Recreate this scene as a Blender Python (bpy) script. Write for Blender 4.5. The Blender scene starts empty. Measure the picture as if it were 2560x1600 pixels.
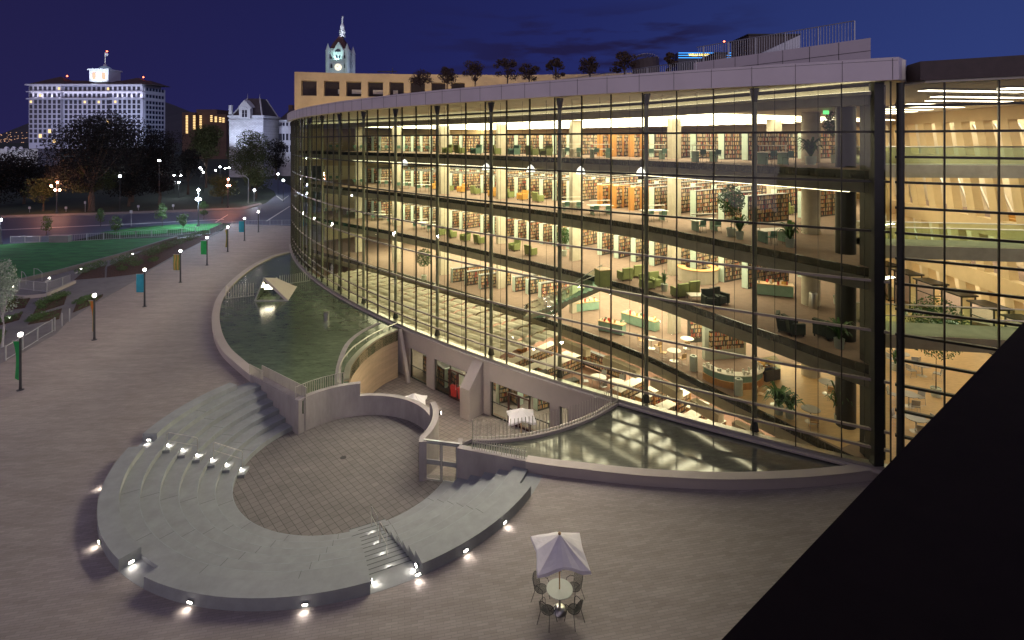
import bpy, bmesh, math, random
from math import sin, cos, pi, radians, atan2, sqrt
from mathutils import Vector, Matrix, geometry
random.seed(7)
C = bpy.context.scene.collection
S = bpy.context.scene

# ---------------------------------------------------------------- camera, sky, sun, exposure
F, HZ, CX, EYE = 1340.0, 352.0, 1280.0, 16.0
cd = bpy.data.cameras.new('camera'); cam = bpy.data.objects.new('camera', cd); C.objects.link(cam)
cam.location = (0, 0, EYE); cam.rotation_euler = (radians(90), 0, 0)
cd.sensor_width = 36; cd.lens = F/2560*36; cd.shift_y = (HZ-800)/2560
cd.clip_start = .1; cd.clip_end = 9000
S.camera = cam
S.view_settings.view_transform = 'Standard'; S.view_settings.look = 'None'
S.view_settings.exposure = 0.0; S.view_settings.gamma = 1
S.cycles.max_bounces = 8; S.cycles.diffuse_bounces = 4; S.cycles.glossy_bounces = 4
S.cycles.transparent_max_bounces = 24; S.cycles.transmission_bounces = 4
S.cycles.sample_clamp_indirect = 3; S.cycles.caustics_reflective = False; S.cycles.caustics_refractive = False
S.cycles.use_denoising = True
S.render.engine = 'CYCLES'

w = bpy.data.worlds.new('World'); S.world = w; w.use_nodes = True
nt = w.node_tree; nt.nodes.clear()
def WN(t, **k):
    n = nt.nodes.new(t)
    for a, v in k.items(): setattr(n, a, v)
    return n
def ramp(n, stops):
    cr = n.color_ramp
    while len(cr.elements) < len(stops): cr.elements.new(.5)
    for e, (p, c) in zip(cr.elements, stops): e.position = p; e.color = (*c, 1) if len(c) == 3 else c
L = nt.links.new
tc = WN('ShaderNodeTexCoord'); sep = WN('ShaderNodeSeparateXYZ'); L(tc.outputs['Generated'], sep.inputs[0])
mx = WN('ShaderNodeMapRange'); mx.inputs[1].default_value = -.72; mx.inputs[2].default_value = .66
L(sep.outputs['X'], mx.inputs[0])
r1 = WN('ShaderNodeValToRGB'); ramp(r1, [(0, (.0145, .0125, .060)), (.35, (.013, .0145, .082)), (.6, (.015, .020, .110)), (1, (.024, .040, .160))]); L(mx.outputs[0], r1.inputs[0])
mz = WN('ShaderNodeMapRange'); mz.inputs[1].default_value = -.02; mz.inputs[2].default_value = .30; mz.inputs[3].default_value = 1.25; mz.inputs[4].default_value = .95
L(sep.outputs['Z'], mz.inputs[0])
vm = WN('ShaderNodeVectorMath', operation='SCALE'); L(r1.outputs[0], vm.inputs[0]); L(mz.outputs[0], vm.inputs['Scale'])
# streaks of cloud low over the roof
mp = WN('ShaderNodeMapping'); mp.inputs['Scale'].default_value = (3.2, 3.2, 17); L(tc.outputs['Generated'], mp.inputs[0])
nz = WN('ShaderNodeTexNoise'); nz.inputs['Scale'].default_value = 2.6; nz.inputs['Detail'].default_value = 5; L(mp.outputs[0], nz.inputs[0])
cr = WN('ShaderNodeValToRGB'); ramp(cr, [(.47, (0, 0, 0)), (.60, (1, 1, 1))]); L(nz.outputs[0], cr.inputs[0])
def band(sock, a, b, c, d):
    m1 = WN('ShaderNodeMapRange'); m1.inputs[1].default_value = a; m1.inputs[2].default_value = b; m1.clamp = True
    m2 = WN('ShaderNodeMapRange'); m2.inputs[1].default_value = d; m2.inputs[2].default_value = c; m2.clamp = True
    L(sock, m1.inputs[0]); L(sock, m2.inputs[0])
    m = WN('ShaderNodeMath', operation='MULTIPLY'); L(m1.outputs[0], m.inputs[0]); L(m2.outputs[0], m.inputs[1]); return m
bx = band(sep.outputs['X'], -.2, .03, .28, .45); bz = band(sep.outputs['Z'], .07, .13, .19, .25)
mm = WN('ShaderNodeMath', operation='MULTIPLY'); L(bx.outputs[0], mm.inputs[0]); L(bz.outputs[0], mm.inputs[1])
m3 = WN('ShaderNodeMath', operation='MULTIPLY'); L(mm.outputs[0], m3.inputs[0]); L(cr.outputs[0], m3.inputs[1])
m4 = WN('ShaderNodeMath', operation='MULTIPLY'); L(m3.outputs[0], m4.inputs[0]); m4.inputs[1].default_value = .85
# afterglow in the sky behind the photographer
gy = WN('ShaderNodeMapRange'); gy.interpolation_type = 'SMOOTHSTEP'; gy.inputs[1].default_value = .0; gy.inputs[2].default_value = -.75; L(sep.outputs['Y'], gy.inputs[0])
gs = WN('ShaderNodeVectorMath', operation='SCALE'); gs.inputs[0].default_value = (.54, .455, .51); L(gy.outputs[0], gs.inputs['Scale'])
ga = WN('ShaderNodeVectorMath', operation='ADD'); L(gs.outputs[0], ga.inputs[0])
mixc = WN('ShaderNodeMix', data_type='RGBA'); L(m4.outputs[0], mixc.inputs[0]); L(vm.outputs[0], mixc.inputs[6]); mixc.inputs[7].default_value = (.014, .011, .045, 1)
bg = WN('ShaderNodeBackground'); bg.inputs[1].default_value = 1.0; L(mixc.outputs[2], ga.inputs[1]); L(ga.outputs[0], bg.inputs[0])
wo = WN('ShaderNodeOutputWorld'); L(bg.outputs[0], wo.inputs[0])

sd = bpy.data.lights.new('dusk_glow', 'SUN'); sun = bpy.data.objects.new('dusk_glow', sd); C.objects.link(sun)
sd.energy = .06; sd.angle = radians(24); sd.color = (1, .86, .80)
sun.rotation_euler = Vector((-.42, -.50, -1.0)).to_track_quat('-Z', 'Y').to_euler()

# ---------------------------------------------------------------- helpers
def W(x, y, z=0.0):
    d = F*(EYE-z)/(y-HZ); return Vector(((x-CX)*d/F, d, z))
def WD(x, y, d): return Vector(((x-CX)*d/F, d, EYE-(y-HZ)*d/F))
def tag(o, label=None, cat=None, group=None, kind=None):
    if label: o['label'] = label
    if cat: o['category'] = cat
    if group: o['group'] = group
    if kind: o['kind'] = kind
    return o
def thing(name, label, cat, loc=(0, 0, 0), rz=0, group=None):
    o = bpy.data.objects.new(name, None); C.objects.link(o); o.location = loc; o.rotation_euler = (0, 0, rz)
    o.empty_display_size = .2
    return tag(o, label, cat, group)
def kids(o): return [c for c in o.children]
def dup(o, parent=None, loc=None, rz=None, label=None, group=None):
    c = o.copy(); C.objects.link(c); c.parent = parent
    if loc is not None: c.location = loc
    if rz is not None: c.rotation_euler = (0, 0, rz)
    if label: c['label'] = label
    if group: c['group'] = group
    for ch in o.children: dup(ch, c)
    return c
class MB:
    def __init__(s, T=None): s.v = []; s.f = []; s.T = T; s.mi = []
    def add(s, vs, fs, m=0):
        n = len(s.v); s.v += [tuple(v) for v in vs]; s.f += [tuple(i+n for i in f) for f in fs]; s.mi += [m]*len(fs); return s
    def box(s, c, d, rz=0, rx=0, ry=0, m=0, taper=1):
        M = Matrix.Translation(c) @ Matrix.Rotation(rz, 4, 'Z') @ Matrix.Rotation(ry, 4, 'Y') @ Matrix.Rotation(rx, 4, 'X')
        vs = []
        for z in (-1, 1):
            t = taper if z > 0 else 1
            for x, y in ((-1, -1), (1, -1), (1, 1), (-1, 1)): vs.append(M @ Vector((x*d[0]/2*t, y*d[1]/2*t, z*d[2]/2)))
        return s.add(vs, [(3, 2, 1, 0), (4, 5, 6, 7), (0, 1, 5, 4), (1, 2, 6, 5), (2, 3, 7, 6), (3, 0, 4, 7)], m)
    def bar(s, a, b, w, h=None, m=0):
        a = Vector(a); b = Vector(b); h = h or w; d = b-a; l = d.length
        if l < 1e-6: return s
        q = d.to_track_quat('X', 'Z').to_matrix().to_4x4(); M = Matrix.Translation((a+b)/2) @ q
        vs = [M @ Vector((x*l/2, y*w/2, z*h/2)) for z in (-1, 1) for x, y in ((-1, -1), (1, -1), (1, 1), (-1, 1))]
        return s.add(vs, [(3, 2, 1, 0), (4, 5, 6, 7), (0, 1, 5, 4), (1, 2, 6, 5), (2, 3, 7, 6), (3, 0, 4, 7)], m)
    def tube(s, pts, r, n=8, caps=True, m=0):
        pts = [Vector(p) for p in pts]; k = len(pts); base = len(s.v); up = Vector((0, 0, 1))
        for i, p in enumerate(pts):
            d = (pts[min(i+1, k-1)]-pts[max(i-1, 0)]).normalized()
            u = d.cross(up)
            if u.length < 1e-3: u = d.cross(Vector((0, 1, 0)))
            u.normalize(); v = d.cross(u); rr = r[i] if isinstance(r, (list, tuple)) else r
            for j in range(n):
                a = 2*pi*j/n; s.v.append(tuple(p+u*cos(a)*rr+v*sin(a)*rr))
        for i in range(k-1):
            for j in range(n):
                a = base+i*n+j; b = base+i*n+(j+1) % n; s.f.append((a, b, b+n, a+n)); s.mi.append(m)
        if caps:
            s.f.append(tuple(base+j for j in range(n))[::-1]); s.f.append(tuple(base+(k-1)*n+j for j in range(n))); s.mi += [m, m]
        return s
    def lathe(s, c, prof, n=20, m=0, a0=0, a1=2*pi):
        base = len(s.v); full = abs(a1-a0-2*pi) < 1e-6; nn = n if full else n+1
        for r, z in prof:
            for j in range(nn):
                a = a0+(a1-a0)*j/n; s.v.append((c[0]+r*cos(a), c[1]+r*sin(a), c[2]+z))
        for i in range(len(prof)-1):
            for j in range(n):
                a = base+i*nn+j; b = base+i*nn+((j+1) % nn); s.f.append((a, b, b+nn, a+nn)); s.mi.append(m)
        return s
    def prism(s, poly, z0, z1, m=0, top=True, bot=True):
        poly = [(p[0], p[1]) for p in poly]; n = len(poly)
        ar = sum(poly[i][0]*poly[(i+1) % n][1]-poly[(i+1) % n][0]*poly[i][1] for i in range(n))
        if ar < 0: poly = poly[::-1]
        b = len(s.v); s.v += [(x, y, z0) for x, y in poly]+[(x, y, z1) for x, y in poly]
        tris = geometry.tessellate_polygon([[Vector((x, y, 0)) for x, y in poly]])
        for t in tris:
            a = [poly[i] for i in t]; cr_ = (a[1][0]-a[0][0])*(a[2][1]-a[0][1])-(a[1][1]-a[0][1])*(a[2][0]-a[0][0])
            t = t if cr_ > 0 else t[::-1]
            if top: s.f.append(tuple(b+n+i for i in t)); s.mi.append(m)
            if bot: s.f.append(tuple(b+i for i in t[::-1])); s.mi.append(m)
        for i in range(n):
            j = (i+1) % n; s.f.append((b+i, b+j, b+n+j, b+n+i)); s.mi.append(m)
        return s
    def ribbon(s, inner, outer, z0, z1, m=0):
        "wall between two polylines; z0,z1 numbers or lists"
        n = len(inner); g = lambda z, i: z[i] if isinstance(z, (list, tuple)) else z
        b = len(s.v)
        for i in range(n):
            s.v += [(inner[i][0], inner[i][1], g(z0, i)), (outer[i][0], outer[i][1], g(z0, i)), (outer[i][0], outer[i][1], g(z1, i)), (inner[i][0], inner[i][1], g(z1, i))]
        for i in range(n-1):
            for j in range(4):
                a = b+i*4+j; c = b+i*4+(j+1) % 4; s.f.append((a, c, c+4, a+4)); s.mi.append(m)
        s.f.append((b+3, b+2, b+1, b)); e = b+(n-1)*4; s.f.append((e, e+1, e+2, e+3)); s.mi += [m, m]
        return s
    def quad(s, *p, m=0): return s.add(p, [tuple(range(len(p)))], m)
    def build(s, name, mat, parent=None, smooth=False, norm=True):
        me = bpy.data.meshes.new(name); vs = s.v
        me.from_pydata(vs, [], s.f)
        mats = mat if isinstance(mat, (list, tuple)) else [mat]
        for m_ in mats: me.materials.append(m_)
        if len(mats) > 1: me.polygons.foreach_set('material_index', s.mi)
        if norm:
            bm = bmesh.new(); bm.from_mesh(me); bmesh.ops.recalc_face_normals(bm, faces=bm.faces); bm.to_mesh(me); bm.free()
        if smooth:
            me.polygons.foreach_set('use_smooth', [True]*len(me.polygons))
            if hasattr(me, 'set_sharp_from_angle'): me.set_sharp_from_angle(angle=radians(40))
        me.update()
        o = bpy.data.objects.new(name, me); C.objects.link(o)
        if parent is not None: o.parent = parent
        return o
def struct(mb, name, mat, label=None, **k):
    o = mb.build(name, mat, **k); o['kind'] = 'structure'
    if label: o['label'] = label
    return o
def smoothline(pts, n=6):
    pts = [Vector((p[0], p[1])) for p in pts]; out = []
    for i in range(len(pts)-1):
        p0 = pts[max(i-1, 0)]; p1 = pts[i]; p2 = pts[i+1]; p3 = pts[min(i+2, len(pts)-1)]
        for j in range(n):
            t = j/n; out.append(.5*((2*p1)+(-p0+p2)*t+(2*p0-5*p1+4*p2-p3)*t*t+(-p0+3*p1-3*p2+p3)*t**3))
    out.append(pts[-1]); return out
def offset(pl, d):
    out = []; n = len(pl)
    for i in range(n):
        t = (pl[min(i+1, n-1)]-pl[max(i-1, 0)]).normalized(); out.append(pl[i]+Vector((-t.y, t.x))*d)
    return out
def resample(pl, step):
    out = [pl[0].copy()]; acc = 0
    for a, b in zip(pl, pl[1:]):
        l = (b-a).length; t = step-acc
        while t <= l: out.append(a+(b-a)*(t/l)); t += step
        acc = (acc+l) % step if l+acc >= step else acc+l
    return out

# ---------------------------------------------------------------- materials
def mat(name, col, rough=.7, metal=0, var=.12, scale=3.0, bump=0, bscale=40, emit=None, es=0, spec=.5, stretch=(1, 1, 1), detail=4):
    m = bpy.data.materials.new(name); m.use_nodes = True; t = m.node_tree; p = t.nodes['Principled BSDF']
    p.inputs['Roughness'].default_value = rough; p.inputs['Metallic'].default_value = metal
    p.inputs['Specular IOR Level'].default_value = spec
    co = t.nodes.new('ShaderNodeTexCoord'); mp_ = t.nodes.new('ShaderNodeMapping'); mp_.inputs['Scale'].default_value = stretch
    t.links.new(co.outputs['Object'], mp_.inputs[0])
    n = t.nodes.new('ShaderNodeTexNoise'); n.inputs['Scale'].default_value = scale; n.inputs['Detail'].default_value = detail; n.inputs['Roughness'].default_value = .65
    t.links.new(mp_.outputs[0], n.inputs[0])
    mr = t.nodes.new('ShaderNodeMapRange'); mr.inputs[1].default_value = .25; mr.inputs[2].default_value = .75; mr.inputs[3].default_value = 1-var*1.6; mr.inputs[4].default_value = 1+var*1.3
    t.links.new(n.outputs[0], mr.inputs[0])
    sc = t.nodes.new('ShaderNodeVectorMath'); sc.operation = 'SCALE'; sc.inputs[0].default_value = col[:3]; t.links.new(mr.outputs[0], sc.inputs['Scale'])
    t.links.new(sc.outputs[0], p.inputs['Base Color'])
    if bump:
        n2 = t.nodes.new('ShaderNodeTexNoise'); n2.inputs['Scale'].default_value = bscale; n2.inputs['Detail'].default_value = 3; t.links.new(mp_.outputs[0], n2.inputs[0])
        b = t.nodes.new('ShaderNodeBump'); b.inputs['Strength'].default_value = bump; b.inputs['Distance'].default_value = .02
        t.links.new(n2.outputs[0], b.inputs['Height']); t.links.new(b.outputs[0], p.inputs['Normal'])
    if emit: p.inputs['Emission Color'].default_value = (*emit, 1); p.inputs['Emission Strength'].default_value = es
    return m
def pavers(name, c1, c2, mort, bw, bh, rot, ms=.006, var=.2, rough=.75, off=.5):
    m = bpy.data.materials.new(name); m.use_nodes = True; t = m.node_tree; p = t.nodes['Principled BSDF']; k = t.links.new
    co = t.nodes.new('ShaderNodeTexCoord'); mp_ = t.nodes.new('ShaderNodeMapping'); mp_.inputs['Rotation'].default_value = (0, 0, rot)
    k(co.outputs['Object'], mp_.inputs[0])
    b = t.nodes.new('ShaderNodeTexBrick'); b.inputs['Scale'].default_value = 1; b.inputs['Brick Width'].default_value = bw; b.inputs['Row Height'].default_value = bh
    b.inputs['Mortar Size'].default_value = ms; b.inputs['Color1'].default_value = (*c1, 1); b.inputs['Color2'].default_value = (*c2, 1); b.inputs['Mortar'].default_value = (*mort, 1)
    b.offset = off; k(mp_.outputs[0], b.inputs[0])
    n = t.nodes.new('ShaderNodeTexNoise'); n.inputs['Scale'].default_value = .5; n.inputs['Detail'].default_value = 6; n.inputs['Roughness'].default_value = .7
    mp2 = t.nodes.new('ShaderNodeMapping'); mp2.inputs['Rotation'].default_value = (0, 0, rot); mp2.inputs['Scale'].default_value = (.5, 2.2, 1); k(co.outputs['Object'], mp2.inputs[0]); k(mp2.outputs[0], n.inputs[0])
    mr = t.nodes.new('ShaderNodeMapRange'); mr.inputs[1].default_value = .3; mr.inputs[2].default_value = .7; mr.inputs[3].default_value = 1-var; mr.inputs[4].default_value = 1+var; k(n.outputs[0], mr.inputs[0])
    sc = t.nodes.new('ShaderNodeVectorMath'); sc.operation = 'SCALE'; k(b.outputs[0], sc.inputs[0]); k(mr.outputs[0], sc.inputs['Scale'])
    k(sc.outputs[0], p.inputs['Base Color']); p.inputs['Roughness'].default_value = rough
    bu = t.nodes.new('ShaderNodeBump'); bu.inputs['Strength'].default_value = .4; bu.inputs['Distance'].default_value = .01; bu.invert = True
    k(b.outputs['Fac'], bu.inputs['Height']); k(bu.outputs[0], p.inputs['Normal'])
    return m
def emis(name, col, s):
    m = bpy.data.materials.new(name); m.use_nodes = True; t = m.node_tree; t.nodes.clear()
    e = t.nodes.new('ShaderNodeEmission'); e.inputs[0].default_value = (*col, 1); e.inputs[1].default_value = s
    o = t.nodes.new('ShaderNodeOutputMaterial'); t.links.new(e.outputs[0], o.inputs[0]); return m
def thin_glass(name, tint, refl=1.0, ior=1.5):
    m = bpy.data.materials.new(name); m.use_nodes = True; t = m.node_tree; t.nodes.clear(); k = t.links.new
    tr = t.nodes.new('ShaderNodeBsdfTransparent'); tr.inputs[0].default_value = (*tint, 1)
    gl = t.nodes.new('ShaderNodeBsdfGlossy'); gl.inputs[0].default_value = (refl, refl, refl, 1); gl.inputs[1].default_value = .01
    fr = t.nodes.new('ShaderNodeFresnel'); fr.inputs[0].default_value = ior
    lw = t.nodes.new('ShaderNodeLayerWeight'); lw.inputs[0].default_value = .5; pw = t.nodes.new('ShaderNodeMath'); pw.operation = 'POWER'; pw.inputs[1].default_value = 2.2; k(lw.outputs['Facing'], pw.inputs[0])
    tm = t.nodes.new('ShaderNodeMix'); tm.data_type = 'RGBA'; tm.inputs[6].default_value = (*tint, 1); tm.inputs[7].default_value = (tint[0]*.42, tint[1]*.62, tint[2]*.42, 1); k(pw.outputs[0], tm.inputs[0]); k(tm.outputs[2], tr.inputs[0])
    wn_ = t.nodes.new('ShaderNodeTexNoise'); wn_.inputs['Scale'].default_value = .55; co_ = t.nodes.new('ShaderNodeTexCoord'); k(co_.outputs['Object'], wn_.inputs[0]); bp_ = t.nodes.new('ShaderNodeBump'); bp_.inputs['Strength'].default_value = .25; bp_.inputs['Distance'].default_value = .05; k(wn_.outputs[0], bp_.inputs['Height']); k(bp_.outputs[0], gl.inputs['Normal'])
    mxs = t.nodes.new('ShaderNodeMixShader'); k(fr.outputs[0], mxs.inputs[0]); k(tr.outputs[0], mxs.inputs[1]); k(gl.outputs[0], mxs.inputs[2])
    o = t.nodes.new('ShaderNodeOutputMaterial'); k(mxs.outputs[0], o.inputs[0]); return m
M = {}
M['plaza'] = pavers('plaza_pavers', (.325, .288, .258), (.268, .236, .210), (.20, .175, .165), .42, .11, radians(-12), ms=.006, var=.17)
M['tiles'] = pavers('arena_tiles', (.20, .185, .165), (.17, .157, .14), (.085, .078, .07), .36, .36, radians(-42), ms=.014, var=.16, off=0)
M['court'] = pavers('court_tiles', (.30, .26, .225), (.25, .21, .185), (.13, .115, .10), .36, .36, radians(-50), ms=.014, var=.2, off=0)
M['nosing'] = mat('seat_nosing', (.31, .345, .335), .7, var=.1)
M['joint'] = mat('seat_joint', (.10, .115, .11), .9, var=.1)
M['conc'] = mat('smooth_concrete', (.30, .31, .31), .8, var=.10, scale=1.3, bump=.15)
M['seat'] = mat('seat_concrete', (.29, .31, .30), .75, var=.10, scale=1.4, bump=.12)
M['wallc'] = mat('board_formed_concrete', (.36, .33, .31), .8, var=.14, scale=1.1, bump=.3, bscale=9, stretch=(1, 1, .35))
M['precast'] = mat('precast_concrete', (.46, .41, .37), .7, var=.05, scale=.6)
M['fascia'] = mat('fascia_panel', (.60, .54, .57), .55, var=.05, scale=.4)
M['wood'] = mat('board_marked_wall', (.62, .47, .30), .6, var=.12, scale=2, bump=.2, stretch=(.25, .25, 3))
M['tan'] = mat('tan_precast', (.66, .52, .29), .7, var=.07, scale=.5)
M['tanwall'] = mat('roof_wall_precast', (.50, .38, .22), .75, var=.12, scale=.25)
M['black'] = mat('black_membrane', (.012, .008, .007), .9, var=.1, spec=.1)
M['brown'] = mat('bronze_roof_edge', (.06, .042, .04), .6, var=.15)
M['dmetal'] = mat('dark_metal', (.035, .035, .03), .45, metal=.3, var=.1)
M['mull'] = mat('curtain_wall_metal', (.05, .047, .035), .4, metal=.4, var=.08)
M['transom'] = mat('transom_metal', (.36, .31, .26), .4, metal=.2, var=.08)
M['column'] = mat('painted_steel_column', (.30, .30, .22), .5, var=.06)
M['picket'] = mat('painted_pickets', (.50, .47, .38), .5, var=.05)
M['steel'] = mat('stainless_steel', (.55, .54, .50), .3, metal=1, var=.05)
M['galv'] = mat('galvanised_rail', (.45, .46, .47), .45, metal=.6, var=.06)
M['slab'] = mat('slab_concrete', (.38, .35, .27), .8, var=.12, scale=1.2)
M['carpet'] = mat('brown_carpet', (.24, .165, .125), .95, var=.10, scale=2.5)
M['carpet2'] = mat('red_brown_carpet', (.34, .20, .15), .95, var=.08, scale=2.5)
M['cafe'] = mat('maple_floor', (.62, .42, .21), .5, var=.12, scale=2, stretch=(1, 4, 1))
M['cream'] = mat('cream_plaster', (.72, .62, .44), .8, var=.05)
M['ceil'] = mat('white_ceiling', (.80, .76, .64), .8, var=.04)
M['colc'] = mat('column_concrete', (.52, .47, .37), .75, var=.10, scale=1.5)
M['edge'] = mat('dark_slab_edge', (.018, .020, .015), .25, var=.2, stretch=(4, 4, .3))
M['glass'] = thin_glass('curtain_wall_glass', (.90, .94, .80), 1.0, 1.6)
M['glass2'] = thin_glass('clear_glass', (.92, .94, .88), .8, 1.45)
M['gglass'] = thin_glass('green_balustrade_glass', (.74, .88, .78), .9, 1.5)
M['lampg'] = emis('ceiling_lamp', (1, .88, .66), 12.0)
M['grass'] = mat('lawn', (.028, .165, .040), .95, var=.35, scale=.35, bump=.6, bscale=30, stretch=(1, 2.5, 1))
M['mulch'] = mat('bark_mulch', (.085, .042, .026), .95, var=.5, scale=9, bump=.8)
M['asph'] = mat('asphalt', (.055, .070, .115), .6, var=.12, scale=.3, stretch=(.2, 2, 1))
M['paint'] = mat('road_paint', (.6, .6, .58), .6, var=.1)
M['path'] = mat('path_concrete', (.20, .19, .185), .8, var=.12, scale=.8)
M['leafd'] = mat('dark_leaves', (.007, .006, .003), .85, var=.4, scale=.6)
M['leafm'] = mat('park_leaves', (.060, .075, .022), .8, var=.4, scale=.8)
M['leafg'] = mat('fresh_leaves', (.09, .16, .05), .7, var=.35, scale=2)
M['leafi'] = mat('indoor_leaves', (.05, .13, .03), .5, var=.4, scale=4)
M['leafw'] = mat('pale_leaves', (.34, .42, .33), .6, var=.25, scale=4)
M['leafr'] = mat('roof_tree_leaves', (.075, .045, .028), .8, var=.4, scale=3)
M['bark'] = mat('bark', (.10, .07, .05), .9, var=.3, scale=6, bump=.5)
M['barkw'] = mat('pale_bark', (.45, .43, .45), .8, var=.2, scale=8)
M['stone'] = mat('grey_limestone', (.45, .45, .46), .8, var=.13, scale=.6, bump=.4, bscale=2)
def coursed(name, c1, c2, mort, bw, bh, ms):
    m = pavers(name, c1, c2, mort, bw, bh, 0, ms=ms, var=.15, rough=.85)
    for n in m.node_tree.nodes:
        if n.type == 'MAPPING' and n.inputs['Scale'].default_value[0] == 1: n.inputs['Rotation'].default_value = (pi/2, 0, 0)
    return m
M['stonec'] = coursed('coursed_limestone', (.50, .50, .51), (.40, .40, .41), (.22, .22, .23), 1.3, .55, .05)
M['slate'] = mat('slate_roof', (.045, .032, .035), .6, var=.25, scale=1.5)
M['hotelw'] = mat('hotel_precast', (.46, .45, .50), .8, var=.05, scale=.05)
M['hotelr'] = mat('hotel_roof', (.05, .03, .028), .8, var=.2, scale=.2)
M['winkd'] = mat('dark_window', (.02, .022, .035), .15, var=.1)
M['brick'] = mat('brown_brick', (.10, .06, .045), .85, var=.15, scale=.3)
M['winlit'] = emis('lit_window', (1, .66, .28), 1.6)
M['winlit2'] = emis('lit_window_soft', (1, .80, .5), .75)
M['white'] = mat('white_laminate', (.80, .76, .66), .4, var=.04)
M['mint'] = mat('mint_panel', (.62, .76, .66), .4, var=.05)
M['greenp'] = mat('green_glass_panel', (.26, .42, .33), .3, var=.08)
M['shelfd'] = mat('shelf_steel', (.06, .06, .055), .5, var=.1)
M['orangew'] = mat('orange_wood', (.62, .30, .09), .5, var=.15, scale=3, stretch=(1, 1, .2))
M['redf'] = mat('red_upholstery', (.55, .05, .04), .8, var=.1)
M['greenf'] = mat('green_upholstery', (.25, .29, .11), .85, var=.1)
M['tealf'] = mat('teal_upholstery', (.14, .26, .20), .85, var=.1)
M['orangef'] = mat('orange_upholstery', (.60, .33, .08), .85, var=.1)
M['darkf'] = mat('dark_upholstery', (.035, .05, .035), .85, var=.1)
M['woodl'] = mat('birch_wood', (.62, .40, .19), .5, var=.1, scale=4)
M['pot'] = mat('pale_green_pot', (.48, .53, .45), .5, var=.05)
M['fabric'] = mat('umbrella_canvas', (.86, .83, .80), .9, var=.06, scale=2)
M['mesh'] = mat('chair_mesh', (.04, .042, .042), .5, metal=.5, var=.1)
M['pole'] = mat('lamp_pole_paint', (.06, .06, .062), .5, metal=.2, var=.1)
M['lensw'] = emis('lamp_lens', (1, .90, .82), 60)
M['sail'] = mat('white_sail_panel', (.84, .78, .62), .7, var=.06, scale=1)
# books: procedural spines; water
def book_mat(name, dark=.16):
    m = bpy.data.materials.new(name); m.use_nodes = True; t = m.node_tree; p = t.nodes['Principled BSDF']; k = t.links.new; N = t.nodes.new
    co = N('ShaderNodeTexCoord'); oi = N('ShaderNodeObjectInfo'); sp = N('ShaderNodeSeparateXYZ'); k(co.outputs['Object'], sp.inputs[0])
    def ma(op, a, b=None, c=None):
        n = N('ShaderNodeMath'); n.operation = op
        for i, v in enumerate((a, b, c)):
            if v is None: continue
            if isinstance(v, (int, float)): n.inputs[i].default_value = v
            else: k(v, n.inputs[i])
        return n.outputs[0]
    xs = ma('FLOOR', ma('DIVIDE', sp.outputs['X'], .055)); sh = ma('DIVIDE', ma('SUBTRACT', sp.outputs['Z'], .12), .33); zs = ma('FLOOR', sh)
    cb = N('ShaderNodeCombineXYZ'); k(xs, cb.inputs[0]); k(zs, cb.inputs[1]); k(ma('MULTIPLY', oi.outputs['Random'], 50), cb.inputs[2])
    wn = N('ShaderNodeTexWhiteNoise'); k(cb.outputs[0], wn.inputs[0])
    cr = N('ShaderNodeValToRGB'); cr.color_ramp.interpolation = 'CONSTANT'
    ramp(cr, [(0, (.52, .42, .28)), (.2, (.10, .05, .035)), (.32, (.40, .06, .04)), (.44, (.60, .50, .34)), (.58, (.30, .16, .07)), (.68, (.08, .14, .12)), (.78, (.55, .36, .14)), (.9, (.05, .05, .06))])
    k(wn.outputs['Value'], cr.inputs[0])
    # spine height differs, the gap above is dark
    fr = ma('FRACT', sh); wn2 = N('ShaderNodeTexWhiteNoise'); c2 = N('ShaderNodeVectorMath'); c2.operation = 'ADD'; c2.inputs[1].default_value = (3.3, 8.1, 1.7); k(cb.outputs[0], c2.inputs[0]); k(c2.outputs[0], wn2.inputs[0])
    lim = ma('MULTIPLY_ADD', wn2.outputs['Value'], .3, .58); g = ma('LESS_THAN', fr, lim)
    mi = N('ShaderNodeMix'); mi.data_type = 'RGBA'; k(g, mi.inputs[0]); mi.inputs[6].default_value = (.05, .04, .03, 1); k(cr.outputs[0], mi.inputs[7])
    k(mi.outputs[2], p.inputs['Base Color']); p.inputs['Roughness'].default_value = .7
    return m
M['books'] = book_mat('book_spines')
def water_mat(name, col, bump, bs, rough=.04):
    m = bpy.data.materials.new(name); m.use_nodes = True; t = m.node_tree; p = t.nodes['Principled BSDF']; k = t.links.new; N = t.nodes.new
    co = N('ShaderNodeTexCoord'); n = N('ShaderNodeTexNoise'); n.inputs['Scale'].default_value = bs; n.inputs['Detail'].default_value = 4; k(co.outputs['Object'], n.inputs[0])
    b = N('ShaderNodeBump'); b.inputs['Strength'].default_value = bump; b.inputs['Distance'].default_value = .03; k(n.outputs[0], b.inputs['Height']); k(b.outputs[0], p.inputs['Normal'])
    n2 = N('ShaderNodeTexNoise'); n2.inputs['Scale'].default_value = 1.6; n2.inputs['Detail'].default_value = 8; n2.inputs['Roughness'].default_value = .75
    mp_ = N('ShaderNodeMapping'); mp_.inputs['Scale'].default_value = (.7, 1.8, 1); mp_.inputs['Rotation'].default_value = (0, 0, .5); k(co.outputs['Object'], mp_.inputs[0]); k(mp_.outputs[0], n2.inputs[0])
    cr = N('ShaderNodeValToRGB'); ramp(cr, [(.35, tuple(c*.6 for c in col)), (.68, tuple(c*1.5 for c in col))]); k(n2.outputs[0], cr.inputs[0]); k(cr.outputs[0], p.inputs['Base Color'])
    p.inputs['Roughness'].default_value = rough; p.inputs['IOR'].default_value = 1.45; p.inputs['Specular IOR Level'].default_value = .8
    return m
M['water'] = water_mat('pond_water', (.105, .140, .082), .09, 8.5, .15)
M['water2'] = water_mat('pond_water_still', (.085, .09, .072), .012, 1.2, .085)

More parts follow.
